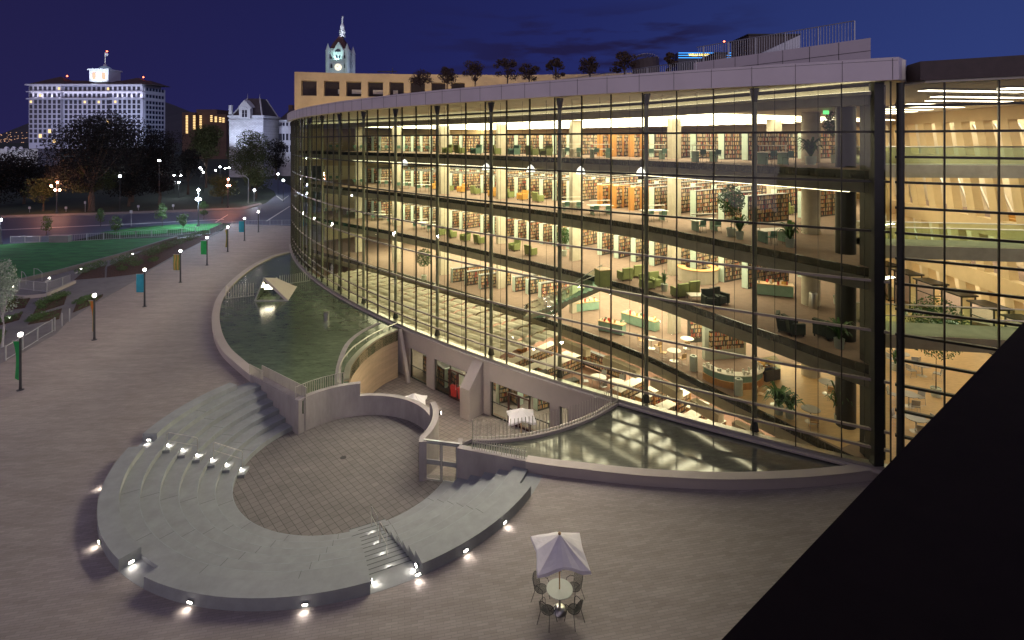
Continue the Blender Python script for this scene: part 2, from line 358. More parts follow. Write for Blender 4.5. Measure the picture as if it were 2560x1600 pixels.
# ---------------------------------------------------------------- plan of the place
GC, GR, T0, DT = Vector((68.165, 122.585)), 109.674, -.4774005, .01791929
def A(k, off=0.0):
    "point on the glass wall, k bays from the corner (negative to the left), off metres outward"
    th = T0+DT*k; return Vector((GC.x+(GR+off)*sin(th), GC.y-(GR+off)*cos(th)))
def arc(k0, k1, off=0, n=4): 
    m = max(2, int(abs(k1-k0)*n)+1); return [A(k0+(k1-k0)*i/(m-1), off) for i in range(m)]
def kpx(px, off=0):
    lo, hi = -39.0, 0.5; best = None
    a = -39.9
    # nearest (right-hand) solution, the far side lies behind the silhouette
    for i in range(60):
        mid = (lo+hi)/2
        if i == 0: lo, hi = -38.5, .5; mid = (lo+hi)/2
        p = A(mid, off)
        if CX+F*p.x/p.y > px: hi = mid
        else: lo = mid
    return mid
GB, GT = .63, 18.79
EDGE = [Vector(p) for p in ((17.6, 25.6), (16.5, 27.2), (15.0, 30.0), (12.7, 34.0), (9.6, 39.4), (4.1, 46), (-2.2, 52.6), (-8.2, 58.6), (-13.8, 63.9), (-19.6, 68.9), (-26, 74.5), (-31.5, 79.6))]
EDGE = smoothline(EDGE, 5)
FL = [14.56, 9.84, 5.12, .40]; F0 = -3.38
def floor_pt(px, py, z): p = W(px, py, z); return Vector((p.x, p.y))
C2 = Vector((-8.8, 29.05)); RO = 10.83; RT = (10.83-5.63)/7; AL, AR = radians(142.7), radians(341.5)
CS = Vector((-8.86, 29.9)); RS = 4.4; ZA = -1.55; RISE = .285
def pol(c, r, a): return Vector((c.x+r*cos(a), c.y+r*sin(a)))
def ang(c, px, py, z=0): p = W(px, py, z); return atan2(p.y-c.y, p.x-c.x) % (2*pi)
V2 = lambda l, z: [Vector((p.x, p.y)) for p in (W(a, b, z) for a, b in l)]
curbL = V2([(727, 628), (713.6, 627.5+2), (675.9, 640), (625.6, 665), (575.4, 704), (545, 741), (532.7, 776), (530.7, 806), (537.7, 841), (555.3, 874), (583, 901), (625.6, 936.6)], .5)
curbL = smoothline(curbL, 5)
curbR = V2([(1314, 1153.4), (1380, 1163), (1454.8, 1171.5), (1566.8, 1184), (1679, 1192.2), (1795, 1197), (1908, 1196), (2018, 1190.8), (2128, 1180.5), (2212, 1170)], .5)
curbR = smoothline(curbR, 4)
woodrim = smoothline(V2([(872.5, 947), (873.5, 935), (881, 908.5), (913, 870.7), (954, 841.6), (994.8, 824)], .5), 5)
fenceR = smoothline(V2([(1181, 1097), (1236, 1097), (1309, 1090), (1396.6, 1071), (1469, 1045), (1513, 1023), (1548, 1001)], .5), 5)

# ---------------------------------------------------------------- ground
hole = [pol(C2, RO-.3, AL+(AR-AL)*i/80) for i in range(81)] + curbR[1:] + [Vector((17.9, 25.2))] + EDGE[1:] + [Vector((-33.0, 80.6))] + curbL[2:-1]
def sheet(name, outer, holes, z, mt, kind='structure', maxe=None):
    vs = list(outer); es = [(i, (i+1) % len(outer)) for i in range(len(outer))]
    for h in holes:
        b = len(vs); vs += h; es += [(b+i, b+(i+1) % len(h)) for i in range(len(h))]
    ov, oe, of, _, _, _ = geometry.delaunay_2d_cdt([Vector((v[0], v[1])) for v in vs], es, [], 0, 1e-5)
    def inside(p, poly):
        c = False; j = len(poly)-1
        for i in range(len(poly)):
            if (poly[i][1] > p.y) != (poly[j][1] > p.y) and p.x < (poly[j][0]-poly[i][0])*(p.y-poly[i][1])/(poly[j][1]-poly[i][1])+poly[i][0]: c = not c
            j = i
        return c
    fs = []
    for f in of:
        c = sum((ov[i] for i in f), Vector((0, 0)))/len(f)
        if inside(c, outer) and not any(inside(c, h) for h in holes):
            a = [ov[i] for i in f]; cr_ = (a[1]-a[0]).cross(a[2]-a[0]); fs.append(tuple(f) if cr_ > 0 else tuple(f)[::-1])
    m = MB(); m.add([(v.x, v.y, z) for v in ov], fs); o = m.build(name, mt, norm=False); o['kind'] = kind; return o
big = [Vector(p) for p in ((-4500, -60), (4500, -60), (4500, 6500), (-4500, 6500))]
M['land'] = mat('park_ground', (.020, .032, .014), .95, var=.4, scale=.05)
plaza_out = V2([(-250, 1060), (0, 910), (60, 880), (140, 835), (171, 802), (223, 767), (287.5, 730), (358, 690.5), (382, 672), (458.7, 629), (520, 596), (555, 577), (580, 558), (725, 555)], 0)
plaza_out += [Vector(p) for p in ((-20, 110), (90, 110), (90, -12), (-40, -12))]
sheet('ground', big, [plaza_out], 0, M['land'])
sheet('plaza', plaza_out, [hole], 0, M['plaza'])

# ---------------------------------------------------------------- amphitheatre
amp = thing('amphitheatre', 'sunken round amphitheatre of curved grey concrete seating tiers in the plaza', 'amphitheatre')
gapA = (ang(C2, 336, 1106), ang(C2, 300, 1142)); gapB = (ang(C2, 196, 1423), ang(C2, 338, 1500))
gapB = (ang(C2, 285, 1436), ang(C2, 350, 1480)); gapC = (ang(C2, 926, 1490), ang(C2, 1054.6, 1437.3))
tierL = ang(C2, 561, 968)
def arcs(r, a0, a1, c=C2): n = max(3, int(abs(a1-a0)/radians(2.2))+2); return [pol(c, r, a0+(a1-a0)*i/(n-1)) for i in range(n)]
for a0, a1 in ((tierL, gapA[0]), (gapA[1], gapB[0]), (gapB[1], gapC[0]), (gapC[1], radians(333))):
    MB().ribbon(arcs(RO-RT, a0, a1), arcs(RO, a0, a1), -.2, .45).build('top_bench', M['seat'], amp)
# aisle landings lie flush with the plaza inside the bench gaps and under the benches
MB().ribbon(arcs(RO-RT-.02, AL, AR), arcs(RO-.005, AL, AR), -.6, .006).build('landing', M['seat'], amp)
for i in range(1, 7):
    z = .45-RISE*i; r1 = RO-RT*i
    for a0, a1 in ((AL, gapC[0]), (gapC[1], AR)):
        t_ = MB().ribbon(arcs(r1-RT, a0, a1), arcs(r1-.003, a0, a1), z-1.2, z)
        t_.ribbon(arcs(r1-RT-.002, a0, a1), arcs(r1-RT+.03, a0, a1), z-.03, z+.002, m=1)
        for q in range(1, 9):
            a = AL+(AR-AL)*(q/9)+.02*i; e0, e1 = pol(C2, r1-RT+.01, a), pol(C2, r1-.02, a)
            if a0 < a < a1 and not gapA[0]-.02 < a < gapA[1]+.12: t_.bar((e0.x, e0.y, z-.006), (e1.x, e1.y, z-.006), .016, m=2)
        t_.build('seating_tier', [M['seat'], M['nosing'], M['joint']], amp)
# half-height steps in the left aisle
aA = (gapA[0]+.01, gapA[1]+.015)
da = .095
for i in range(1, 7):
    z = .45-RISE*i; r1 = RO-RT*(i+1); a0 = ang(C2, 392, 1110) + 0*i
    MB().ribbon(arcs(r1-.36, aA[0], aA[0]+da*RO/r1*.8), arcs(r1+.01, aA[0], aA[0]+da*RO/r1*.8), z-.9, z-RISE/2).build('aisle_step', M['seat'], amp)
# straight stair flight on the near side
n = 13; rA, rB = RO-RT*.98, 5.15
for i in range(n):
    r0 = rA+(rB-rA)*i/n; rr = rA+(rB-rA)*(i+1)/n; z = -.02-(1.43)*(i+1)/n
    am = (gapC[0]+gapC[1])/2; hw = (gapC[1]-gapC[0])/2*RO*.86; d = Vector((cos(am), sin(am))); s_ = Vector((-d.y, d.x))
    P = [C2+d*rr-s_*hw, C2+d*rr+s_*hw, C2+d*r0+s_*hw, C2+d*r0-s_*hw]
    e_ = P[0]+(P[3]-P[0]).normalized()*.035; f_ = P[1]+(P[2]-P[1]).normalized()*.035
    MB().prism(P, z-1.5, z).prism([P[0]-(P[3]-P[0]).normalized()*.004, P[1]-(P[2]-P[1]).normalized()*.004, f_, e_], z-.03, z+.002, m=1).build('stair_tread', [M['seat'], M['joint']], amp)
fl = [pol(C2, 5.66, AL-.02+(AR-AL+.04)*i/60) for i in range(61)]+[Vector((-2.2, 26.6)), Vector((-2.2, 27.9)), Vector((-4.3, 28.2))]+[pol(CS, RS+.2, radians(-24+(150+24)*i/30)) for i in range(31)]
struct(MB().prism(fl, ZA-.2, ZA), 'arena_floor', M['tiles'])
MB().lathe((-9.35, 29.7, ZA), [(0, .004), (.16, .004), (.17, 0)], 16).build('floor_drain', M['dmetal'], amp)

# stage wall
sw = thing('stage_wall', 'curved grey concrete wall with stepped top behind the sunken arena floor', 'wall')
def wall_seg(a0, a1, zt, m_):
    n = max(4, int(abs(a1-a0)/radians(3)));
    aa = [a0+(a1-a0)*i/n for i in range(n+1)]; m_.ribbon([pol(CS, RS, a) for a in aa], [pol(CS, RS+.34, a) for a in aa], -3.6, zt)
m_ = MB(); wall_seg(radians(152), radians(101), .5, m_); wall_seg(radians(101), radians(25), -.3, m_); wall_seg(radians(25), radians(-24), .5, m_)
m_.build('wall_shaft', M['wallc'], sw)
gl0 = pol(CS, RS+.17, radians(-24)); gp = W(1056, 1204, ZA)
MB().prism([pol(CS, RS, radians(-23.8)), pol(CS, RS+.34, radians(-23.8)), Vector((gp.x+.22, gp.y)), Vector((gp.x-.18, gp.y))], -3.6, .499).build('end_pier', M['wallc'], sw)
# radial wall of the left pond
pA, pB = Vector(W(625.6, 936.6, .5)[:2]), Vector(W(747.4, 1001.4, .5)[:2])
tn = (pB-pA).normalized(); nn = Vector((-tn.y, tn.x))
rw = thing('pond_retaining_wall', 'straight concrete wall dropping from the left pond to the seating tiers', 'wall')
MB().prism([pA, pB, pol(CS, RS+.3, radians(150)), pB+nn*.45, pA+nn*.45], -2.2, .502).build('wall_shaft', M['wallc'], rw)

def curb(name, outer, w_, side, label, z1=.5):
    inner = offset(outer, side*w_); c = thing(name, label, 'curb wall'); 
    MB().ribbon(inner, outer, -.5, z1-.05).build('curb_base', M['precast'], c)
    MB().ribbon(offset(outer, side*(w_+.02)), offset(outer, -side*.03), z1-.05, z1).build('coping', M['precast'], c); return inner
inL = curb('pond_curb', curbL, .55, 1, 'long curved stone curb around the left reflecting pond')
inR = curb('pond_curb', curbR, .5, 1, 'curved stone curb around the right reflecting pond at the building corner')
p0 = Vector(W(1143, 1120.5, .5)[:2]); p1 = curbR[0]
tn2 = (p1-p0).normalized(); nn2 = Vector((-tn2.y, tn2.x))
rw2 = thing('pond_retaining_wall', 'low concrete wall between the arena gate and the right pond', 'wall')
MB().prism([p0, p1, p1+nn2*.35, p0+nn2*.35], -2.0, .503).build('wall_shaft', M['wallc'], rw2)
MB().ribbon([p+Vector((-.02, .01)) for p in offset(fenceR, -.14)], offset(fenceR, .3), -3.6, .49).build('court_side_wall', M['precast'], rw2)
MB().prism([p0, p0+nn2*.35, fenceR[0]+Vector((.1, .1)), fenceR[0]+Vector((-.25, -.1))], -3.6, .497).build('return_wall', M['wallc'], rw2)

# water
wl = inL[1:]+[pA+nn*.3, pB+nn*.3]+[pol(CS, RS+.2, radians(a)) for a in (150, 140, 130, 120, 112)]+woodrim[1:]+[A(kpx(994), .05)]+arc(kpx(994), -38.6, .05, 2)
struct(MB().prism(wl, -.4, .36), 'pond_water', M['water'], 'dark green reflecting pond on the left')
wr = [p0+nn2*.2]+inR+[A(-.2, .05)]+arc(-.2, kpx(1548), .05, 2)+fenceR[::-1]
struct(MB().prism(wr, -.4, .34), 'pond_water', M['water2'], 'still reflecting pond on the right')
# sunken court
m_ = MB(); nx, ny = 2, 46
def zc(y): t = min(1, max(0, (y-28.2)/6.5)); return ZA-.03+(-3.4-ZA+.03)*t
for j in range(ny):
    y0 = 26.6+j*.5; y1 = y0+.5
    m_.quad((-13, y0, zc(y0)), (10, y0, zc(y0)), (10, y1, zc(y1)), (-13, y1, zc(y1)))
struct(m_, 'court_paving', M['court'])
ww = thing('spiral_wall', 'tall curved warm lit wall between the left pond and the sunken court', 'wall')
MB().ribbon(woodrim, offset(woodrim, .32), -3.6, .44).build('wall_face', M['wood'], ww)
MB().ribbon(offset(woodrim, -.03), offset(woodrim, .36), .44, .52).build('coping', M['steel'], ww)
MB().bar((-9.25, 44.1, .5), (-8.3, 42.9, -3.4), .25, .35).build('corner_pier', M['precast'], ww)
rail = smoothline(V2([(844, 958), (852, 909), (877, 874), (900, 856), (936.5, 833), (992, 808)], .6), 5)
pr = thing('pond_rail', 'curved brass rail along the inner edge of the left pond', 'rail')
MB().tube([(p.x, p.y, .62) for p in rail], .05, 6).build('handrail', M['steel'], pr)
for p in resample(rail, 1.6): MB().tube([(p.x, p.y, .3), (p.x, p.y, .62)], .03, 6).build('post', M['steel'], pr)
dk = smoothline(V2([(838, 962), (840.5, 916.5), (862, 861), (900, 828), (945, 806)], .4), 5)
MB().ribbon(dk, offset(dk, -.35), -.2, .40).build('channel_wall', M['wallc'], pr)

# picket fences
def fence(name, line, z, h, label, step=.16, r=.017, rails=(1.0,), mt='picket', grp=None):
    t = thing(name, label, 'fence', group=grp); pts = resample(line, step)
    m_ = MB()
    for p in pts: m_.bar((p.x, p.y, z), (p.x, p.y, z+h), r*2)
    m_.build('pickets', M[mt], t)
    for q in rails: MB().tube([(p.x, p.y, z+h*q) for p in line], .022, 6).build('rail', M[mt], t)
    for p in pts[::12]: MB().bar((p.x, p.y, z-.05), (p.x, p.y, z+h), .05).build('post', M[mt], t)
    return t
fence('picket_fence', fenceR, .49, 1.0, 'long curved picket fence between the right pond and the sunken court', rails=(.12, .06), step=.2)
fence('picket_fence', [p0+nn2*.17+tn2*.75, p1+nn2*.17], -.25, 1.25, 'short picket fence panel over the wall beside the arena steps', step=.13, rails=(.9, .1))
fence('picket_fence', [pA+Vector((-.15, .25)), pA+tn*1.5+nn*.1], -.2, 1.3, 'short picket fence panel at the top of the left seating tiers', step=.13, rails=(.97, .03))
fence('picket_fence', [pA+nn*.5+tn*.6, pB+nn*.5, ], .36, .75, 'pale picket fence standing inside the pond above the straight wall', step=.07, rails=(.98,))
fence('picket_fence', [pol(CS, RS+.45, radians(a)) for a in (150, 140, 130, 120, 112)], .36, .8, 'picket fence in the pond along the back of the stage wall', step=.14, rails=(.98,))
a_, b_ = W(565, 738, .36), W(640, 712, .36)
fence('picket_fence', V2([(565, 747), (636, 739)], .36), .36, 1.3, 'submerged picket screen crossing the pond left of the skylight', step=.22, rails=(.02,))
fence('picket_fence', V2([(700, 712), (775, 702)], .36), .36, 1.0, 'picket screen crossing the pond right of the skylight', step=.22, rails=(.02,))
# arena gate
g0 = Vector(W(1064, 1201, ZA)[:2]); g1 = Vector(W(1143, 1212, ZA)[:2]); gd = (g1-g0).normalized()
gt = thing('arena_gate', 'grey metal double gate between the arena floor and the sunken court', 'gate')
gm = (g0+g1)/2; H_ = 2.0
for a, b in ((g0, gm-gd*.01), (gm+gd*.01, g1)):
    lf = MB(); 
    for p in (a, b-gd*.06): lf.prism([p, p+gd*.06, p+gd*.06+Vector((0, .05)), p+Vector((0, .05))], ZA+.04, ZA+H_)
    for z0, z1 in ((.04, .12), (.86, 1.10), (1.92, 2.0)): lf.prism([a, b, b+Vector((0, .045)), a+Vector((0, .045))], ZA+z0, ZA+z1)
    leaf = lf.build('gate_leaf', M['galv'], gt)
    m_ = MB(); L_ = (b-a).length; q = .09
    while q < L_-.05: p = a+gd*q; m_.bar((p.x, p.y+.02, ZA+.1), (p.x, p.y+.02, ZA+1.94), .012); q += .055
    m_.build('bars', M['steel'], leaf)
MB().prism([g0-gd*.12, g1+gd*.12, g1+gd*.12+Vector((0, .12)), g0-gd*.12+Vector((0, .12))], ZA+H_+.01, ZA+H_+.09).build('head_rail', M['galv'], gt)
MB().prism([g1+gd*.01, g1+gd*.25, g1+gd*.25+Vector((0, .6)), g1+Vector((0, .6))], -3, .51).build('gate_pier', M['wallc'], rw2)
# aisle handrails
def hoop(base, top, h, label):
    t = thing('handrail', label, 'handrail', group='handrails on the arena steps'); a, b = Vector(base), Vector(top); u = Vector((0, 0, h))
    MB().tube([a, a+u*.92, a+u+(b-a)*.03, b+u+(a-b)*.03, b+u*.92, b], .022, 6).build('hoop', M['steel'], t); MB().tube([a+u*.5, b+u*.5], .014, 6).build('mid_rail', M['steel'], t)
dn = lambda k: .45-RISE*k
hoop(W(418, 1122, dn(1)), W(494, 1135, dn(3)), .85, 'upper steel hoop handrail on the left aisle steps')
hoop(W(534, 1146, dn(4)), W(606, 1168, dn(6)-.15), .85, 'lower steel hoop handrail on the left aisle steps')
hoop(W(967, 1389, -.1), W(950, 1357, -.5), .85, 'upper steel handrail in the middle of the near stair flight')
hoop(W(943, 1341, -.75), W(929, 1314, -1.2), .85, 'lower steel handrail in the middle of the near stair flight')

# step and bench lights (small lit fittings with their own lamps)
def steplight(px, py, z, aim, label, grp, e=7, lit=True, up=.16):
    p = W(px, py, z); d = Vector((aim[0], aim[1], 0)).normalized()
    t = thing('step_light', label, 'light', group=grp)
    q = p+Vector((0, 0, up))
    MB().box(q, (.2, .05, .08), rz=atan2(d.y, d.x)+pi/2).build('housing', M['dmetal'], t)
    MB().box(q+d*.035-Vector((0, 0, .005)), (.16, .012, .05), rz=atan2(d.y, d.x)+pi/2).build('lens', M['lensw'], t)
    if lit:
        ld = bpy.data.lights.new('step_lamp', 'SPOT'); ld.energy = e; ld.spot_size = radians(115); ld.spot_blend = .8; ld.shadow_soft_size = .03; ld.color = (1, .88, .80)
        lo = bpy.data.objects.new('step_lamp', ld); C.objects.link(lo); lo.parent = t; lo.location = q+d*.10; lo.rotation_euler = (d*.7+Vector((0, 0, -1))).to_track_quat('-Z', 'Y').to_euler()
for px, py in ((464, 1528), (762, 1524.5), (1041, 1440), (1167, 1389), (1262, 1315), (247, 1222), (236, 1370)):
    p = W(px, py, 0); a = atan2(p.y-C2.y, p.x-C2.x); q = pol(C2, RO+.03, a); 
    qx = CX+F*q.x/q.y; qy = HZ+F*16/q.y
    steplight(qx, qy, 0, (cos(a), sin(a)), 'small bright light at the foot of the top bench facing the plaza', 'bench lights around the amphitheatre', 9)
for (g, s_) in ((gapA[0], 1), (gapB[0], 1), (gapC[0], 1), (gapC[1], -1)):
    r = RO-RT*.5; q = pol(C2, r, g+s_*.006); d = Vector((-sin(g), cos(g)))*s_
    qx = CX+F*q.x/q.y; qy = HZ+F*16/q.y
    steplight(qx, qy, 0, d, 'bright light in the end of a top bench beside an aisle', 'bench end lights at the aisles', 9)
for i in range(2, 8):
    r = RO-RT*i; z = .45-RISE*i; a = aA[0]+da*RO/(r)*.8*.5; q = pol(C2, r-.03, a); qx = CX+F*q.x/q.y; qy = HZ+F*(EYE-z)/q.y
    steplight(qx, qy, z, (-cos(a), -sin(a)), 'bright light in the riser of the left aisle steps', 'riser lights in the left aisle', 9, up=.215)
am = (gapC[0]+gapC[1])/2
for i in (1, 4, 7, 10):
    r = rA+(rB-rA)*(i)/n if False else rA+(rB-rA)*i/13; z = -.02-1.43*(i+1)/13; q = pol(C2, r-.02, am)
    qx = CX+F*q.x/q.y; qy = HZ+F*(EYE-z)/q.y
    steplight(qx, qy, z, (-cos(am), -sin(am)), 'bright light in the riser of the near stair flight', 'riser lights in the near stairs', 3, up=.07)
M['edgel'] = emis('edge_strip', (1, .86, .62), 9.0)
M['carpet3'] = mat('grey_carpet', (.27, .235, .215), .95)
# ---------------------------------------------------------------- library shell
lib = thing('library', 'large library behind a curved glass curtain wall, its four lit floors of books showing', 'library building')
K0 = -39
for k in range(K0, 0):
    m_ = MB(); pts = arc(k, k+1, .0, 2)
    for a, b in zip(pts, pts[1:]): m_.quad((a.x, a.y, GB+.02), (b.x, b.y, GB+.02), (b.x, b.y, GT+.02), (a.x, a.y, GT+.02))
    m_.build('glass_pane', M['glass'], lib, norm=False)
for k in range(K0, 1):
    p = A(k); th = T0+DT*k
    MB().box((A(k, .06).x, A(k, .06).y, (GB+GT)/2), (.055, .13, GT-GB), rz=th).build('mullion', M['mull'], lib)
TZ = [16.43, 14.07, 11.71, 9.35, 6.99, 4.63, 2.27, 1.42]
for z in TZ:
    m_ = MB(); m_.ribbon(arc(K0, 0, -.10), arc(K0, 0, .05), z-.055, z+.055); m_.build('transom', M['transom'] if z < 10 else M['mull'], lib)
m_ = MB(); m_.ribbon(arc(K0, 0, -.25), arc(K0, 0, .12), GB-.10, GB+.03); m_.build('sill', M['steel'], lib)
m_ = MB(); m_.ribbon(arc(K0, 0, .125), arc(K0, 0, .34), GB-.24, GB-.14); m_.build('gutter', M['precast'], lib)
for k in range(-39, 0, 3):
    p = A(k, -.55); m_ = MB().tube([(p.x, p.y, GB-.3), (p.x, p.y, GT-.7)], .13, 12); m_.build('steel_column', M['column'], lib, smooth=True)
    MB().tube([(p.x, p.y, GT-.72), (p.x, p.y, GT-.02)], [.13, .25], 12).build('column_head', M['dmetal'], lib)
    MB().tube([(p.x, p.y, GB-.02), (p.x, p.y, GB+.5)], [.24, .13], 8).build('column_foot', M['dmetal'], lib)
    for z in (4.63, 9.35): q = A(k, -.15); MB().tube([(p.x, p.y, z), (q.x, q.y, z)], .04, 6).build('bracket', M['steel'], lib)
# tension rods just inside
m_ = MB()
for k in range(-38, 0, 1):
    p = A(k+.5, -.45); m_.bar((p.x, p.y, GB), (p.x, p.y, GT-.1), .018)
m_.build('tension_rods', M['dmetal'], lib)
# roof plate and fascia
roofpoly = arc(K0, 0, .45, 2)+[Vector((18.35, 25.0)), Vector((30, 42)), Vector((38, 62)), Vector((30, 96)), Vector((-24, 104))]
MB().prism(roofpoly, GT+.06, 19.78).build('roof', M['ceil'], lib)
m_ = MB(); m_.ribbon(arc(K0, .12, .46), arc(K0, .12, .62), GT+.01, 19.84); 
e = A(.12, .6); m_.prism([e, A(.12, .40), Vector((18.6, 25.6)), Vector((18.75, 25.5))], GT+.012, 19.838); m_.build('fascia', M['fascia'], lib)
m_ = MB()
for k in range(K0, 1): p = A(k, .623); m_.box((p.x, p.y, 19.3), (.018, .02, .98), rz=T0+DT*k)
m_.ribbon(arc(K0, .1, .615), arc(K0, .1, .625), 19.69, 19.705); m_.build('panel_joints', M['dmetal'], lib)
MB().prism(arc(K0, 0, .2, 2)+[Vector((18.2, 25.6)), Vector((29, 42)), Vector((36, 62)), Vector((28, 95)), Vector((-23, 103))], 19.79, 19.9).build('roof_deck', M['path'], lib)
# floors: each slab runs from its edge line back to the rear wall
REAR = [Vector((42, 30)), Vector((44, 62)), Vector((34, 92)), Vector((-18, 100)), Vector((-31, 82))]
REAR = [Vector((19.2, 28.3)), Vector((28, 40.5)), Vector((37, 54)), Vector((30, 92)), Vector((-16, 98))]
inner_edge = EDGE
for n_, z in enumerate(FL):
    poly = [p.copy() for p in inner_edge]+REAR[::-1]
    MB().prism(poly, z-.35, z).build('floor', M['carpet'], lib)
    MB().prism([p+Vector((.25, .2)) for p in inner_edge]+REAR[::-1], z-1.05, z-.36).build('ceiling', M['ceil'], lib)
    ln = offset(inner_edge, .02)
    MB().ribbon(inner_edge, offset(inner_edge, .10), z-.42, z-.005).build('edge_panel', M['edge'], lib)
    MB().ribbon(offset(inner_edge, -.3), offset(inner_edge, .04), z-1.09, z-.43).build('edge_beam', M['slab'], lib)
    if n_ < 4: MB().ribbon(offset(inner_edge, -.30)[4:], offset(inner_edge, -.12)[4:], z-1.12, z-1.095).build('edge_light', M['edgel'], lib)
# cafe end of the entrance floor has a timber floor
MB().prism([Vector((16.7, 27.2)), Vector((13.6, 32.4)), Vector((17.5, 37.4)), Vector((25.5, 37.5)), Vector((19.1, 28.4))], .405, .41).build('cafe_floor', M['cafe'], lib)
# roof edge beam above the top floor
MB().ribbon(offset(inner_edge, -.5), offset(inner_edge, .15), 17.75, 18.62).build('roof_beam', M['slab'], lib)
MB().prism([p+Vector((.5, .4)) for p in inner_edge]+REAR[::-1], 17.9, 18.6).build('ceiling', M['ceil'], lib)
# fill strip and trough on the roof beam, added unseen to brighten the soffit
ul = offset(inner_edge, .32); MB().ribbon(offset(inner_edge, .16), offset(inner_edge, .5), 18.2, 18.36).build('fill_strip_trough', M['slab'], lib)
MB().ribbon(offset(inner_edge, .2), offset(inner_edge, .46), 18.361, 18.37).build('soffit_fill_strip', emis('soffit_fill_glow', (1, .86, .62), 4.5), lib)
# rear wall, lower floor, lower wall
rl = [Vector((36, 58)), Vector((28, 92)), Vector((-16, 98)), Vector((-30, 86))]
m_ = MB(); m_.ribbon(rl, offset(rl, -.3), F0, 18.7); m_.build('rear_wall', M['cream'], lib)
low = arc(-39, 0, -.3, 1)+[Vector((19, 28)), Vector((30, 45)), Vector((20, 75)), Vector((-20, 96)), Vector((-36, 92))]
MB().prism(low, F0-.3, F0).build('lower_floor', M['carpet2'], lib)
rb = offset(inner_edge, -9); MB().ribbon(rb, offset(rb, -.3), F0, -.7).build('lower_rear_wall', M['ceil'], lib)
kk_ = arc(-19, -6, -.35); MB().ribbon(kk_, offset(kk_, 6), F0-.1, F0+.006).build('garden_room_floor', M['carpet3'], lib)
# wall below the glass, with openings onto the court
cuts = [(kpx(1024, .1), kpx(1066, .1)), (kpx(1085, .1), kpx(1168, .1)), (kpx(1226, .1), kpx(1374, .1)), (kpx(1398, .1), kpx(1420, .1))]
HO = -.95; ks = [K0]+[c for ab in cuts for c in ab]+[0]
for a, b in zip(ks[::2], ks[1::2]): MB().ribbon(arc(a, b, -.22), arc(a, b, .10), -3.6, GB-.11).build('base_wall', M['precast'], lib)
for a, b in cuts: MB().ribbon(arc(a, b, -.22), arc(a, b, .098), HO, GB-.112).build('base_wall', M['precast'], lib)
# slanted buttress between the two door bays
kb = kpx(1196, .1); th = T0+DT*kb; o = A(kb, .1); t_ = Vector((cos(th), sin(th))); n_ = Vector((sin(th), -cos(th)))
vs = []
for s_ in (-.42, .50):
    for (q, z) in ((0, GB-.3), (0, -3.6), (1.45, -3.6), (1.45, -1.3)): p = o+t_*s_+n_*q; vs.append((p.x, p.y, z))
MB().add(vs, [(0, 1, 2, 3), (7, 6, 5, 4), (0, 3, 7, 4), (3, 2, 6, 7), (2, 1, 5, 6), (1, 0, 4, 5)]).build('buttress', M['precast'], lib)
def glazed_bay(k0, k1, door=None):
    w_ = thing('x', None, None) if False else None
    f = MB(); kk = [k0, k1]
    f.ribbon(arc(k0, k1, -.08), arc(k0, k1, 0), -3.38, -3.30); f.ribbon(arc(k0, k1, -.08), arc(k0, k1, 0), HO-.07, HO)
    f.ribbon(arc(k0, k1, -.075), arc(k0, k1, -.005), -2.42, -2.36)
    for q in [k0+.03, k1-.03]+([door[0], door[1]] if door else []): p = A(q, -.04); f.box((p.x, p.y, (HO-3.38)/2), (.06, .09, HO+3.38), rz=T0+DT*q)
    fo = f.build('window_frame', M['dmetal'], lib)
    g = MB(); a, b = A(k0, -.04), A(k1, -.04); g.quad((a.x, a.y, -3.3), (b.x, b.y, -3.3), (b.x, b.y, HO-.05), (a.x, a.y, HO-.05)); g.build('pane', M['glass2'], fo, norm=False)
M['doorf'] = mat('dark_red_door_frame', (.06, .015, .012), .4, var=.1)
def double_door(k0, k1):
    km = (k0+k1)/2; d = MB()
    for q, w2 in ((k0, .09), (km-.02, .07), (km+.02, .07), (k1, .09)): p = A(q, .03); d.box((p.x, p.y, -2.32), (w2, .1, 2.1), rz=T0+DT*q)
    for z, h in ((-1.30, .1), (-3.30, .16)): d.ribbon(arc(k0, k1, -.02), arc(k0, k1, .08), z-h/2, z+h/2)
    do = d.build('door', M['doorf'], lib)
    hm = MB()
    for q in (km-.06, km+.06): p = A(q, .12); hm.tube([(p.x, p.y, -2.6), (p.x, p.y, -2.1)], .015, 6)
    hm.build('handle', M['steel'], do)
glazed_bay(*cuts[0]); d1 = (kpx(1124, .05), kpx(1164, .05)); glazed_bay(*cuts[1], door=d1); double_door(*d1)
d2 = (kpx(1271, .05), kpx(1323, .05)); glazed_bay(*cuts[2], door=d2); double_door(*d2); glazed_bay(*cuts[3])
# dark service core at the right-hand corner
MB().box((17.72, 26.35, 9.6), (.8, .7, 18.2)).build('lift_shaft', M['dmetal'], lib)
MB().box((17.3, 25.45, 9.7), (.45, .4, 18.1)).build('corner_post', M['dmetal'], lib)
for k_, z in enumerate([14.8, 10.1, 5.4, .7]): pass

